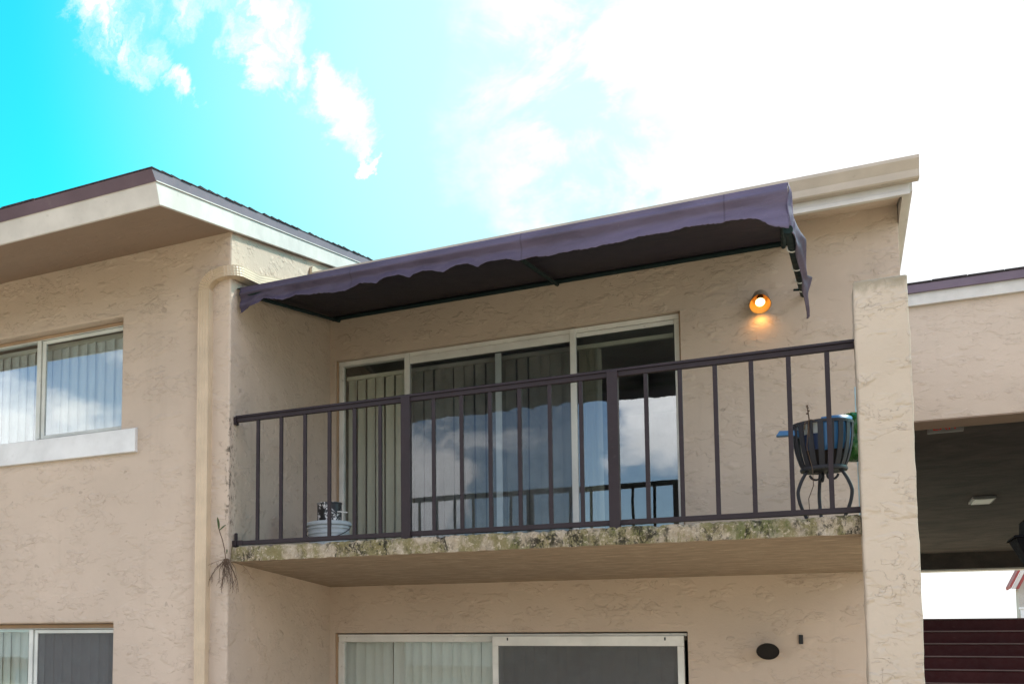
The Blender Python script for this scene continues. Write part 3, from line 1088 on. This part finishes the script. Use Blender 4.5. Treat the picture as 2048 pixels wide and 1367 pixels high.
def val(u, v):
    x = 0.034 + u * (3.728 - 0.034)
    zb = interp(sc, x) + jit[int(u * NV)]
    ztop, zc = 4.832 - 0.005 * u, 4.774
    # rows: 0..0.3 the upper strip down to the bar, then the hanging valance
    if v <= 0.3:
        k = v / 0.3
        z = ztop + (zc - ztop) * k
        yy = 0.060 - 0.024 * k ** 1.5 + 0.006 * math.sin(x * 2.3 + 1) * math.sin(k * math.pi)
    else:
        k = (v - 0.3) / 0.7
        z = zc + (zb - zc) * k
        fold = 0.014 * math.sin(x * 3.1 + 0.6) + 0.010 * math.sin(x * 7.7 + 2) + 0.006 * math.sin(x * 17.0) + 0.004 * math.sin(x * 41.0)
        yy = 0.036 + 0.050 * math.sin(min(1.0, k * 1.9) * math.pi / 2) - 0.052 * max(0.0, k - 0.35) + fold * k
        if x > 3.3:
            yy += 0.02 * math.sin((x - 3.3) * 9) * k
        if x < 0.75:   # bunched, sagging left corner with folds fanning out
            q = (0.75 - x) / 0.7
            yy -= 0.05 * q * k * (0.6 + 0.4 * math.sin(x * 34 + k * 3))
            yy += 0.018 * q * math.sin(k * 9.0 + x * 5)
            z -= 0.012 * q * math.sin(k * math.pi) * math.sin(x * 25)
    return (x, yy, z)


mb = MB()
mb.grid(val, NV, 20)
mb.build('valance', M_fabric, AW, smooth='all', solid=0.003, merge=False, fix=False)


def can(u, v):
    x = 0.006 + u * (3.728 - 0.006)
    yy = 0.062 + v * (2.205 - 0.062)
    z = 4.831 - 0.005 * u + v * (5.215 - 4.831)
    z -= 0.020 * math.sin(v * math.pi) * (0.6 + 0.4 * math.sin(x * 3.3))
    return (x, yy, z)


mb = MB()
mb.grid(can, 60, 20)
mb.build('canopy', M_fabric_shaded, AW, smooth='all', solid=0.004, merge=False)
mb = MB()
mb.tube([(0.03, 2.208, 5.192), (3.735, 2.208, 5.192)], 0.020, 10)
mb.build('wall_bar', M_green, AW, smooth=True)
mb = MB()
mb.tube([(0.04, 0.075, 4.772), (3.715, 0.075, 4.772)], 0.018, 10)
mb.build('front_bar', M_green, AW, smooth=True)
for xa in (0.10, 2.05, 3.69):
    mb = MB()
    mb.tube([(xa, 0.09, 4.765), (xa, 2.19, 5.160)], 0.016, 8)
    mb.build('rafter', M_green, AW, smooth=True)
# laced side arm and torn side flap
A0, A1 = Vector((3.722, 0.07, 4.53)), Vector((3.812, 2.2, 4.760))
mb = MB()
mb.tube([A0 + (A1 - A0) * (i / 10) for i in range(11)], 0.026, 12)
arm = mb.build('side_arm', M_green, AW, smooth=True)
for k in (0.24, 0.52, 0.73, 0.885):
    c = A0 + (A1 - A0) * k
    ax = (A1 - A0).normalized()
    mb = MB()
    pr = [(0.0285 + 0.0055 * math.cos(i * math.pi / 3), 0.0055 * math.sin(i * math.pi / 3)) for i in range(6)]
    mb.lathe(pr, c, 16, ax, closed=True)
    mb.build('cord_ring', M_cord, arm, smooth='all')
c = A0 + (A1 - A0) * 0.885
mb = MB()
mb.tube([c + Vector((-.022, 0, -.01)), c + Vector((-.055, -.02, -.012))], 0.009, 8)
mb.build('bolt', M_green, arm, smooth=True)
flap = [  # (top point, bottom point) stations from the front corner back to the wall
    ((3.728, 0.055, 4.826), (3.724, 0.058, 4.560)),
    ((3.742, 0.075, 4.76), (3.744, 0.09, 4.520)),
    ((3.756, 0.11, 4.62), (3.752, 0.12, 4.505)),
    ((3.790, 0.36, 4.600), (3.760, 0.36, 4.520)),
    ((3.812, 0.55, 4.615), (3.764, 0.60, 4.555)),
    ((3.822, 0.90, 4.600), (3.772, 0.90, 4.580)),
    ((3.826, 1.20, 4.585), (3.790, 1.20, 4.560)),
    ((3.850, 1.42, 4.635), (3.798, 1.45, 4.560)),
    ((3.834, 1.62, 4.595), (3.806, 1.62, 4.565)),
    ((3.838, 1.95, 4.585), (3.818, 1.95, 4.560)),
    ((3.836, 2.14, 4.560), (3.826, 2.14, 4.545))]


def flp(u, v):
    f = u * (len(flap) - 1)
    i = min(int(f), len(flap) - 2)
    k = f - i
    a = Vector(flap[i][0]).lerp(Vector(flap[i + 1][0]), k)
    b = Vector(flap[i][1]).lerp(Vector(flap[i + 1][1]), k)
    p = a.lerp(b, v)
    return (p.x + 0.006 * math.sin(v * 9 + u * 20), p.y, p.z)


mb = MB()
mb.grid(flp, 60, 6)
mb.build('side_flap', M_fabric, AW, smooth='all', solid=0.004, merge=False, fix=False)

# ================================================================== DOWNSPOUT
DS = thing('downspout', 'beige corrugated downspout beside the corner of the left wing', 'downspout', (-0.2, -0.085, 0))


def rprof(w, d, n=4, g=0.0025):
    p = []
    for side in range(4):
        for i in range(n * 2):
            t_ = i / (n * 2)
            if side == 0:
                x, yv = -w / 2 + w * t_, -d / 2
            elif side == 1:
                x, yv = w / 2, -d / 2 + d * t_
            elif side == 2:
                x, yv = w / 2 - w * t_, d / 2
            else:
                x, yv = -w / 2, d / 2 - d * t_
            k = g if i % 2 else 0.0
            if side in (0, 2):
                yv += k if side == 0 else -k
            else:
                x += -k if side == 1 else k
            p.append((x, yv))
    return p


PW, PD = 0.092, 0.075
px, py_ = -0.202, -0.0805
mb = MB()
mb.sweep([(px, py_, 0.06), (px, py_, 1.905)], rprof(PW, PD), up=(0, -1, 0))
mb.build('lower_pipe', M_pipe, DS)
mb = MB()
mb.sweep([(px, py_, 1.900), (px, py_, 1.93), (px, py_, 4.56)], rprof(PW + .006, PD + .006), up=(0, -1, 0))
mb.build('upper_pipe', M_pipe, DS)
# crimped elbow up and over to the corner
path, scl = [], []
cx0, cz0, rr_ = px + 0.115, 4.80, 0.115
path += [(px, py_, 4.55), (px, py_, 4.70)]
scl += [1.06, 1.06]
N = 36
for i in range(N + 1):
    a = R(78) * i / N
    path.append((cx0 - rr_ * math.cos(a), py_, cz0 + rr_ * math.sin(a)))
    scl.append(1.0 + (0.07 if i % 4 < 2 else -0.03))
mb = MB()
mb.sweep(path, rprof(PW, PD, 4, 0.0018), up=(0, -1, 0), scales=scl)
mb.build('elbow', M_pipe, DS)
e0 = Vector(path[-1])
p2, s2 = [], []
c2 = Vector((-0.035, -0.0805, e0.z))
tn = [e0 + Vector((-.01, 0, -.002)), Vector((-0.055, -0.083, e0.z + .012))]
for p in tn:
    p2.append(tuple(p))
    s2.append(0.95)
for i in range(1, 25):
    a = R(88) * i / 24
    p2.append((-0.055 + 0.105 * math.sin(a), -0.083 + 0.105 * (1 - math.cos(a)), e0.z + .012 + 0.012 * i / 24))
    s2.append(0.95 + (0.05 if i % 3 == 0 else 0))
p2.append((0.050, 0.35, e0.z + .065))
s2.append(0.95)
p2.append((0.050, 1.66, 5.30))
s2.append(0.95)
mb = MB()
mb.sweep(p2, rprof(PD, PW, 4, 0.0018), up=(0, 0, 1), scales=s2)
mb.build('elbow', M_pipe, DS)

# ================================================================== WALL LAMPS
def wall_lamp(label, loc, lit):
    t = thing('wall_lamp', label, 'lamp', loc, 'bullet shaped lamps on the stucco wall')
    x, yy, z = loc
    mb = MB()
    mb.lathe([(0.0, 0.0), (0.050, 0.0), (0.052, 0.012), (0.040, 0.020), (0.0, 0.020)], (x, yy, z if lit else z - .050), 24, (0, -1, 0))
    mb.build('back_plate', M_lampbody if lit else M_lampdark, t, smooth=True)
    ax = Vector((0, -0.60, -0.80)).normalized()
    c = Vector((x, yy - .040, z + (.044 if lit else -.046)))
    nrm = Vector((0, -math.cos(R(46)), -math.sin(R(46))))
    upv = Vector((0, -math.sin(R(46)), math.cos(R(46))))
    oc = Vector((x, yy - .126, z - .052))
    ax = (oc - c).normalized() if not lit else ax

    rb_ = 0.048 if lit else 0.038

    def ring(k, off=0.0):
        """loft from the closed back (k=0) to the slanted egg-shaped mouth (k=1)"""
        pts = []
        for i in range(32):
            a = 2 * math.pi * i / 32
            ca, sa = math.cos(a), math.sin(a)
            w_ = (0.0745 - off) * (1.0 - (0.18 if lit else 0.0) * max(0, sa))
            h_ = (0.088 - off)
            P1 = oc + Vector((1, 0, 0)) * (w_ * ca) + upv * (h_ * sa)
            P0 = c + Vector((1, 0, 0)) * ((rb_ - off * .5) * ca) + upv * ((rb_ - off * .5) * sa)
            f = k ** 0.72
            pts.append(P0.lerp(P1, f) if k > 0 else P0)
        return pts

    def loft(off, name, m, ks):
        m_ = MB()
        V = [[m_.bm.verts.new(p) for p in ring(k, off)] for k in ks]
        for A_, B_ in zip(V, V[1:]):
            for i in range(32):
                m_.bm.faces.new((A_[i], A_[(i + 1) % 32], B_[(i + 1) % 32], B_[i]))
        m_.bm.faces.new(V[0][::-1])
        return m_.build(name, m, t, smooth=True)

    loft(0.0, 'shade', M_lampbody if lit else M_lampdark, [0, .1, .25, .45, .7, 1.0])
    loft(0.003, 'reflector', M_lampin if lit else M_lampdark, [0.06, .15, .28, .45, .7, 0.995])
    mb = MB()
    mb.lathe([(0.0, 0.012), (0.022, 0.012), (0.022, 0.050), (0.020, 0.056), (0.0, 0.056)], c, 18, ax)
    if lit:
        mb.build('socket', M_lampdark, t, smooth=True)
    else:
        mb.bm.free()
    mb = MB()
    mb.lathe([(0.0, 0.057), (0.018, 0.057), (0.021, 0.066), (0.031, 0.078), (0.033, 0.094), (0.028, 0.108), (0.016, 0.116), (0.0, 0.118)], c, 20, ax)
    if lit:
        mb.build('bulb', M_bulb, t, smooth='all')
    else:
        mb.bm.free()
        mb = MB()
        mb.face(*[p - nrm * 0.003 for p in ring(0.995, 0.003)])
        mb.build('lens', M_lampdark, t)
    if lit:
        ll = bpy.data.lights.new('bulb_light', 'SPOT')
        ll.spot_size = R(150)
        ll.spot_blend = 1.0
        ll.energy = 0.45
        ll.color = (1.0, 0.45, 0.09)
        ll.shadow_soft_size = 0.02
        lo = bpy.data.objects.new('bulb_light', ll)
        COL.objects.link(lo)
        lo.parent = t
        lo.location = oc - upv * 0.098 + nrm * 0.012 - Vector(loc)
        lo.rotation_euler = Vector((0, 0.78, -0.62)).to_track_quat('-Z', 'Y').to_euler()
    return t


wall_lamp('lit round wall lamp glowing orange beside the upper door', (3.525, YB - .001, 4.755), True)
wall_lamp('unlit black oval wall lamp below the balcony', (3.502, YB - .001, 2.035), False)
mb = MB()
mb.box(3.700, 3.728, YB - .014, YB + .002, 2.045, 2.115)
mb.box(3.706, 3.722, YB - .018, YB - .0145, 2.055, 2.105)
tag(mb.build('wall_hook', M_lampdark, None, bevel=0.003, base=(3.714, YB, 2.08)), 'small black fitting on the wall right of the unlit lamp', 'hook')

# ================================================================== BALCONY CLUTTER
bx, by = 0.455, 0.95
BK = thing('bucket', 'pale plastic bucket with ribbed rim in the balcony corner', 'bucket', (bx, by, 2.712))
mb = MB()
mb.lathe([(0.0, 2.714), (0.145, 2.714), (0.150, 2.72), (0.165, 2.90), (0.172, 2.902), (0.172, 2.914), (0.166, 2.916), (0.168, 2.942), (0.176, 2.944), (0.176, 2.956),
          (0.169, 2.958), (0.170, 2.972)], (bx, by, 0), 40)
mb.build('body', M_bucket, BK, smooth=True)
mb = MB()
mb.lathe([(0.171, 2.973), (0.184, 2.973), (0.186, 2.990), (0.180, 3.004), (0.150, 3.006), (0.145, 2.998), (0.0, 2.998)], (bx, by, 0), 40)
mb.build('lid', M_bucket, BK, smooth=True)
mb = MB()
hp = [(bx + .182 * math.cos(a), by + .182 * math.sin(a), 2.948 - 0.10 * math.sin((a - math.pi) / math.pi * math.pi)) for a in [math.pi + math.pi * i / 20 for i in range(21)]]
mb.tube(hp, 0.0035, 6)
mb.build('handle', M_iron, BK, smooth=True)
CN = thing('can', 'black glossy can with worn white specks on the bucket lid', 'can', (bx + .01, by - .01, 2.999))
mb = MB()
mb.lathe([(0.0, 2.9995), (0.100, 2.9995), (0.100, 3.155), (0.104, 3.158), (0.104, 3.168), (0.096, 3.168), (0.096, 3.05), (0.0, 3.05)], (bx + .01, by - .01, 0), 36)
mb.build('body', M_can, CN, smooth=True)
mb = MB()
mb.tube([(bx + .095, by - .055, 3.085), (bx + .125, by - .075, 3.082), (bx + .185, by - .07, 3.070)], 0.006, 8)
mb.build('handle', M_cord, CN, smooth=True)

# plant stand
qx, qy = 3.865, 0.42
PS = thing('plant_stand', 'black wrought iron basket plant stand beside the pillar', 'plant stand', (qx, qy, 2.712))
zb, zt = 3.065, 3.345
rb, rt = 0.112, 0.158
mb = MB()
mb.lathe([(rt - .004, zt - .004), (rt + .004, zt - .004), (rt + .004, zt + .014), (rt - .004, zt + .014)], (qx, qy, 0), 40, closed=True)
mb.build('rim', M_iron, PS, smooth=True)
mb = MB()
mb.lathe([(0.0, zb - .010), (rb + .010, zb - .010), (rb + .013, zb), (rb + .010, zb + .012), (0.0, zb + .012)], (qx, qy, 0), 36)
mb.build('base_plate', M_iron, PS, smooth=True)
for k in range(18):
    a = 2 * math.pi * k / 18 + 0.1
    pa = []
    for i in range(9):
        f = i / 8
        r = rb + (rt - rb) * (f ** 0.75) + 0.010 * math.sin(f * math.pi)
        pa.append((qx + r * math.cos(a), qy + r * math.sin(a), zb + .008 + (zt - zb) * f))
    mb = MB()
    mb.sweep(pa, [(-.015, -.0025), (.015, -.0025), (.015, .0025), (-.015, .0025)], up=(math.cos(a), math.sin(a), 0))
    mb.build('strap', M_iron, PS)
for a in (R(205), R(100), R(-25)):
    pa = []
    for i in range(25):
        f = i / 24
        r = 0.085 + 0.075 * math.sin(min(1, f * 1.15) * math.pi * 0.62 + 0.1) - 0.105 * max(0, f - .45) ** 1.15
        pa.append((qx + r * math.cos(a), qy + r * math.sin(a), zb - .008 - (zb - .012 - 2.716) * (f ** 1.15)))
    mb = MB()
    mb.tube(pa, 0.0095, 8)
    mb.build('leg', M_iron, PS, smooth=True)
    pa = []
    for i in range(21):
        f = i / 20
        th = f * math.pi * 1.7
        r = 0.035 * (1 - 0.45 * f)
        d_ = 0.075 - 0.04 + r * math.cos(th) * 1.0 + 0.01
        pa.append((qx + d_ * math.cos(a), qy + d_ * math.sin(a), zb - .035 - r * math.sin(th)))
    mb = MB()
    mb.tube(pa, 0.007, 6)
    mb.build('scroll', M_iron, PS, smooth=True)
# pot inside the stand
PT = thing('flower_pot', 'pot of dark soil with pale rim inside the iron basket', 'pot', (qx, qy, zb + .013))
mb = MB()
mb.lathe([(0.0, zb + .0135), (0.092, zb + .0135), (0.105, zb + .10), (0.110, zb + .115), (0.0, zb + .112)], (qx, qy, 0), 30)
mb.build('soil', M_soil, PT, smooth=True)
mb = MB()
mb.lathe([(0.111, zb + .117), (0.122, zb + .215), (0.118, zb + .215), (0.107, zb + .117)], (qx, qy, 0), 30, closed=True)
mb.build('band', M_dblue, PT, smooth=True)
mb = MB()
mb.lathe([(0.1225, zb + .2165), (0.136, zb + .282), (0.150, zb + .286), (0.150, zb + .292), (0.128, zb + .288), (0.117, zb + .2165)], (qx, qy, 0), 30, closed=True)
mb.build('rim', M_pale, PT, smooth=True)
# blue tub pieces
mb = MB()


def tub(u, v):
    a = R(-95) + R(125) * u
    r = 0.126 + 0.022 * v
    return (qx + .006 + r * math.cos(a), qy + r * math.sin(a), zb + .10 + .205 * v + .012 * math.sin(u * 3.1))


mb.grid(tub, 14, 4)
tag(mb.build('tub', M_blue, None, smooth='all', solid=0.004, base=(qx, qy, zb + .11)), 'bright blue plastic sheet tucked inside the iron basket', 'sheet')
mb = MB()
mb.prism([(qx - .245, 3.292), (qx - .225, 3.325), (qx - .125, 3.318), (qx - .120, 3.272), (qx - .16, 3.290)], 'y', qy - .065, qy - .010)
tag(mb.build('blue_tray', M_blue, None, bevel=0.004, base=(qx - .18, qy - .04, 3.30)), 'blue plastic tray sticking out left of the iron basket', 'tray')
# dry stem and trailing vine
mb = MB()
mb.tube([(qx - .07, qy - .135, zb + .18), (qx - .072, qy - .15, zb + .26), (qx - .068, qy - .15, zb + .30), (qx - .072, qy - .148, zb + .345), (qx - .076, qy - .148, zb + .385)], 0.0035, 6)
for dz in (.335, .352, .372, .385):
    mb.lathe([(0, -.006), (.006, -.002), (.006, .003), (0, .007)], (qx - .073 + ra.uniform(-.006, .006), qy - .148, zb + dz), 6)
mb.tube([(qx - .095, qy - .165, zb + .235), (qx - .09, qy - .175, zb + .275), (qx - .06, qy - .17, zb + .292), (qx - .04, qy - .165, zb + .285)], 0.003, 5)
vp = [(qx - .075, qy - .165, zb + .25), (qx - .085, qy - .170, zb + .12), (qx - .060, qy - .165, zb - .02), (qx - .058, qy - .15, zb - .12), (qx - .085, qy - .14, zb - .20), (qx - .082, qy - .15, zb - .28), (qx - .105, qy - .15, zb - .375)]
mb.tube(vp, 0.0024, 5)
tag(mb.build('dry_vine', M_stem, None, base=(qx - .075, qy - .16, 2.714)), 'thin dry vine hanging from the iron basket', 'vine')
# green bag behind the stand
mb = MB()


def bag(u, v):
    a = 2 * math.pi * u
    h = -1 + 2 * v
    r = math.sqrt(max(0.0, 1 - h * h)) ** 0.8
    w = 1 + 0.10 * math.sin(a * 5 + h * 4) + 0.06 * math.sin(a * 9 - h * 7) + 0.05 * math.sin(a * 17 + h * 15) + 0.03 * math.sin(a * 29 - h * 23)
    return (4.045 + 0.13 * r * w * math.cos(a), 0.80 + 0.11 * r * w * math.sin(a), 3.33 + 0.165 * h)


mb.grid(bag, 60, 30)
tag(mb.build('green_bag', M_greenbag, None, smooth='all', base=(4.04, 0.80, 3.14)), 'dark green plastic bag behind the basket by the pillar', 'bag')
# a cart the bag rests on, leaning pale blue board
mb = MB()
mb.box(4.060, 4.200, 0.70, 0.90, 3.120, 3.142)
mb.box(4.068, 4.084, 0.705, 0.721, 2.713, 3.119)
mb.box(4.180, 4.196, 0.705, 0.721, 2.713, 3.119)
mb.box(4.068, 4.084, 0.879, 0.895, 2.713, 3.119)
mb.box(4.180, 4.196, 0.879, 0.895, 2.713, 3.119)
tag(mb.build('small_table', M_black, None, base=(4.08, 0.8, 2.713)), 'small black table mostly hidden behind the pillar', 'table')
mb = MB()
mb.box(4.060, 4.180, 1.05, 1.065, 2.713, 3.72)
tag(mb.build('board', mat('pale_blue_board', paint, (0.38, 0.55, 0.62), 0.4, 0.1), None, base=(4.08, 1.057, 2.713), bevel=0.003),
    'pale blue board standing on the balcony against the pillar', 'board')

# weed growing from the wall corner
WD = thing('weed', 'small weed with hanging roots growing from the wall corner', 'plant', (-0.02, -0.055, 2.62))
w0 = Vector((-0.012, -0.060, 2.615))
mb = MB()
mb.tube([w0, w0 + Vector((-.008, -.006, .08)), w0 + Vector((-.028, -.010, .16)), w0 + Vector((-.050, -.012, .22)), w0 + Vector((-.055, -.014, .25))], 0.0035, 6)
mb.build('stem', M_stem, WD, smooth=True)


def leaf(p, d, L, w):
    mb_ = MB()
    d = Vector(d).normalized()
    sd = d.cross(Vector((0, -1, 0.2))).normalized()
    pts = []
    for i in range(7):
        f = i / 6
        ww = w * math.sin(math.pi * min(1, f * 0.93 + 0.07)) ** 0.8
        c_ = Vector(p) + d * (L * f) + Vector((0, -0.02 * f * f, -0.02 * f * f))
        pts.append((c_ - sd * ww, c_, c_ + sd * ww))
    for a_, b_ in zip(pts, pts[1:]):
        for j in range(2):
            mb_.face(a_[j] + Vector((0, .002, 0)) * (j == 1), a_[j + 1], b_[j + 1], b_[j])
    return mb_.build('leaf', M_leaf, WD, solid=0.0012)


leaf(w0 + Vector((-.054, -.014, .235)), (0.05, -.2, 1), 0.115, 0.010)
leaf(w0 + Vector((-.052, -.014, .225)), (0.85, -.2, .62), 0.10, 0.006)
leaf(w0 + Vector((.01, -.004, .04)), (0.25, -.2, 0.8), 0.06, 0.006)
rw = random.Random(21)
mb = MB()
for k in range(20):
    bundle = k % 3
    ang = (-0.20, 0.24, 0.16)[bundle] + rw.gauss(0, 0.10)
    L = rw.uniform(0.14, 0.30)
    if k < 5:
        ang = (-1.2, -0.8, 0.95, 0.65, -0.6)[k]
        L = (0.20, 0.25, 0.30, 0.20, 0.28)[k]
    p = w0 + Vector((rw.uniform(-.012, .02), rw.uniform(-.012, 0), 0))
    pts = [p.copy()]
    dx = math.sin(ang)
    for i in range(10):
        f = (i + 1) / 10
        p = p + Vector((dx * L / 10 * (1.2 - f * .7) + rw.uniform(-.008, .008), rw.uniform(-.006, .004), -L / 10 * (0.55 + f * 0.7) * max(0.25, math.cos(ang))))
        p.y = min(p.y, -0.046)
        pts.append(p.copy())
    r0 = rw.uniform(.0018, .0034) if k < 5 else rw.uniform(.0022, .0048)
    mb.tube(pts, r0, 5, scales=[1 - 0.6 * i / 10 for i in range(11)])
    for q in range(3):
        b0 = pts[3 + rw.randrange(7)]
        mb.tube([b0, b0 + Vector((rw.uniform(-.02, .02), -.002, rw.uniform(-.03, -.005))), b0 + Vector((rw.uniform(-.03, .03), -.003, rw.uniform(-.06, -.02)))], .0011, 4)
mb.build('roots', M_stem, WD)

# ================================================================== BREEZEWAY
BZ = thing('breezeway', 'covered breezeway right of the pillar with dark ceiling', 'building', (6.5, 12, 0))
mb = MB()
mb.box(4.42, 12.0, 8.0, 8.5, 4.86, 6.30)
mb.build('front_beam', M_stucco, BZ)
mb = MB()
mb.box(4.42, 12.0, 8.51, 23.9, 5.0, 5.2)
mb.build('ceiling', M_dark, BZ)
mb = MB()
mb.box(4.42, 12.0, 8.003, 8.499, 4.845, 4.8585)
mb.build('beam_soffit', M_soffit, BZ)
mb = MB()
mb.box(4.42, 12.0, 23.95, 24.3, 4.64, 5.6)
mb.build('far_beam', M_dark, BZ)
box('far_beam_trim', M_white, BZ, 4.42, 12.0, 23.96, 24.29, 4.60, 4.637)
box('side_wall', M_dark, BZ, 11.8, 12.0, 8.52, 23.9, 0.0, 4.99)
mb = MB()
mb.box(4.43, 12.3, 7.94, 7.996, 6.205, 6.355)
rf = mb.build('roof_fascia', M_white, BZ, bevel=0.003)
mb = MB()
mb.box(4.43, 12.3, 7.90, 7.936, 6.345, 6.445)
mb.build('drip_edge', M_brownband, rf, bevel=0.003)
mb = MB()
mb.prism([(7.89, 6.448), (16, 7.6), (24, 6.4), (24, 6.3), (16, 7.4), (8.0, 6.36)], 'x', 4.44, 12.3)
mb.build('roof_deck', M_shingle, BZ)
for k in range(22):
    mb = MB()
    x0 = 4.44 + k * 0.32
    th = 0.012 + rnd.random() * .008
    mb.prism([(7.885, 6.4485), (8.20, 6.495), (8.20, 6.502), (7.885, 6.449 + th)], 'x', x0, x0 + 0.313)
    mb.build('shingle', M_shingle, rf)

# exit sign and ceiling light
EX = thing('exit_sign', 'grey exit sign with red letters under the breezeway ceiling', 'sign', (5.21, 8.80, 5.0))
mb = MB()
mb.box(5.045, 5.388, 8.77, 8.83, 4.850, 4.955)
mb.box(5.18, 5.25, 8.785, 8.815, 4.9555, 4.9995)
mb.build('housing', M_exit, EX, bevel=0.008)
cu_ = bpy.data.curves.new('exit_letters', 'FONT')
cu_.body = 'EXIT'
cu_.size = 0.105
cu_.extrude = 0.002
cu_.align_x = 'CENTER'
cu_.align_y = 'CENTER'
tx = bpy.data.objects.new('letters_curve', cu_)
COL.objects.link(tx)
dg = bpy.context.evaluated_depsgraph_get()
lm = bpy.data.meshes.new_from_object(tx.evaluated_get(dg))
bpy.data.objects.remove(tx)
lm.materials.clear()
lm.materials.append(M_exitred)
lt = bpy.data.objects.new('letters', lm)
COL.objects.link(lt)
lt.parent = EX
lt.rotation_euler = (R(90), 0, 0)
lt.location = (5.2165 - 5.21, 8.766 - 8.80, 4.910 - 5.0)
lt.scale = (1.15, 1, 1)
CL = thing('ceiling_light', 'square flush light on the dark breezeway ceiling', 'ceiling light', (6.25, 15.55, 5.0))
mb = MB()
mb.box(6.10, 6.40, 15.24, 15.86, 4.95, 4.998)
mb.build('frame', M_exit, CL, bevel=0.01)
box('diffuser', M_diff, CL, 6.13, 6.37, 15.28, 15.82, 4.938, 4.949, 0.004)

# stairs
ST = thing('staircase', 'dark red staircase climbing away inside the breezeway', 'stairs', (6.5, 10.0, 0))
NS = 15
for k in range(NS):
    zt = 2.75 - 0.175 * k
    yk = 11.0 - 0.28 * k
    box('riser', M_stair, ST, 4.55, 9.5, yk + .002, yk + .03, zt - .172, zt - .018)
    box('tread', M_nosing, ST, 4.55, 9.5, yk - .022, yk + .278 if k else yk + 2.5, zt - .016, zt, 0.003)

# lantern at the right edge
LN = thing('lantern', 'black tapered lantern hanging at the right edge of the breezeway', 'lantern', (6.06, 8.9, 3.0))
lx, ly = 6.06, 8.9
mb = MB()


def frus(mb_, r0, r1, za, zb_):
    q = [(-1, -1), (1, -1), (1, 1), (-1, 1)]
    A = [(lx + r0 * a, ly + r0 * b, za) for a, b in q]
    B = [(lx + r1 * a, ly + r1 * b, zb_) for a, b in q]
    for i in range(4):
        mb_.face(A[i], A[(i + 1) % 4], B[(i + 1) % 4], B[i])
    mb_.face(*A[::-1])
    mb_.face(*B)


frus(mb, 0.145, 0.27, 3.20, 3.53)
mb.build('body', M_black, LN)
mb = MB()
frus(mb, 0.295, 0.285, 3.533, 3.560)
frus(mb, 0.19, 0.185, 3.562, 3.735)
frus(mb, 0.195, 0.04, 3.737, 3.80)
mb.build('cap', M_black, LN, bevel=0.006)
mb = MB()
mb.tube([(lx, ly, 3.80), (lx, ly, 4.845)], 0.02, 8)
mb.build('stem', M_black, LN)

# low house across the yard, behind the photographer: seen only mirrored in the panes
HB = thing('house', 'low beige house across the yard, mirrored in the lower windows', 'building', (-14, -50, 0))
mb = MB()
mb.box(-46, 22, -58, -48, 0, 3.0)
mb.build('wall', mat('far_house_stucco', paint, (0.50, 0.44, 0.35), 0.9, 0.05), HB)
mb = MB()
mb.prism([(-59, 2.95), (-53, 4.75), (-47, 2.95), (-47, 3.05), (-53, 4.9), (-59, 3.05)], 'x', -47, 23)
mb.build('roof', mat('far_house_roof', paint, (0.30, 0.27, 0.24), 0.9, 0.1), HB)
for k in range(11):
    xw = -43 + k * 6
    box('window', M_room, HB, xw, xw + 1.8, -47.99, -47.95, 0.9, 2.3)

# neighbour building and white fence far behind
NB = thing('house', 'pale neighbouring house with red roof edge seen through the breezeway', 'building', (12.5, 47, 0))
mb = MB()
mb.prism([(10.30, 0), (16, 0), (16, 9), (13.6, 13.0), (10.30, 5.84)], 'y', 45.0, 45.6)
mb.build('wall', mat('neighbour_stucco', stucco, (0.50, 0.47, 0.42)), NB)
mb = MB()
mb.prism([(10.02, 5.92), (10.05, 5.82), (13.6, 13.9), (13.6, 14.05)], 'y', 44.5, 45.6)
nr = mb.build('roof', M_neighred, NB)
mb = MB()
mb.prism([(10.06, 5.80), (10.17, 5.80), (13.6, 13.45), (13.6, 13.88)], 'y', 44.52, 44.60)
mb.build('rake_board', M_white, nr)
mb = MB()
mb.prism([(10.175, 5.80), (10.27, 5.80), (13.6, 13.2), (13.6, 13.44)], 'y', 44.54, 44.62)
mb.build('rake_board', M_neighred, nr)
FN = MB()
FN.box(10.21, 18.0, 43.9, 44.0, 0, 5.02)
FN.box(10.17, 18.0, 43.86, 44.04, 5.023, 5.09)
tag(FN.build('fence', M_sill, None, base=(14, 43.95, 0)), 'white wall below the neighbouring house', 'fence')
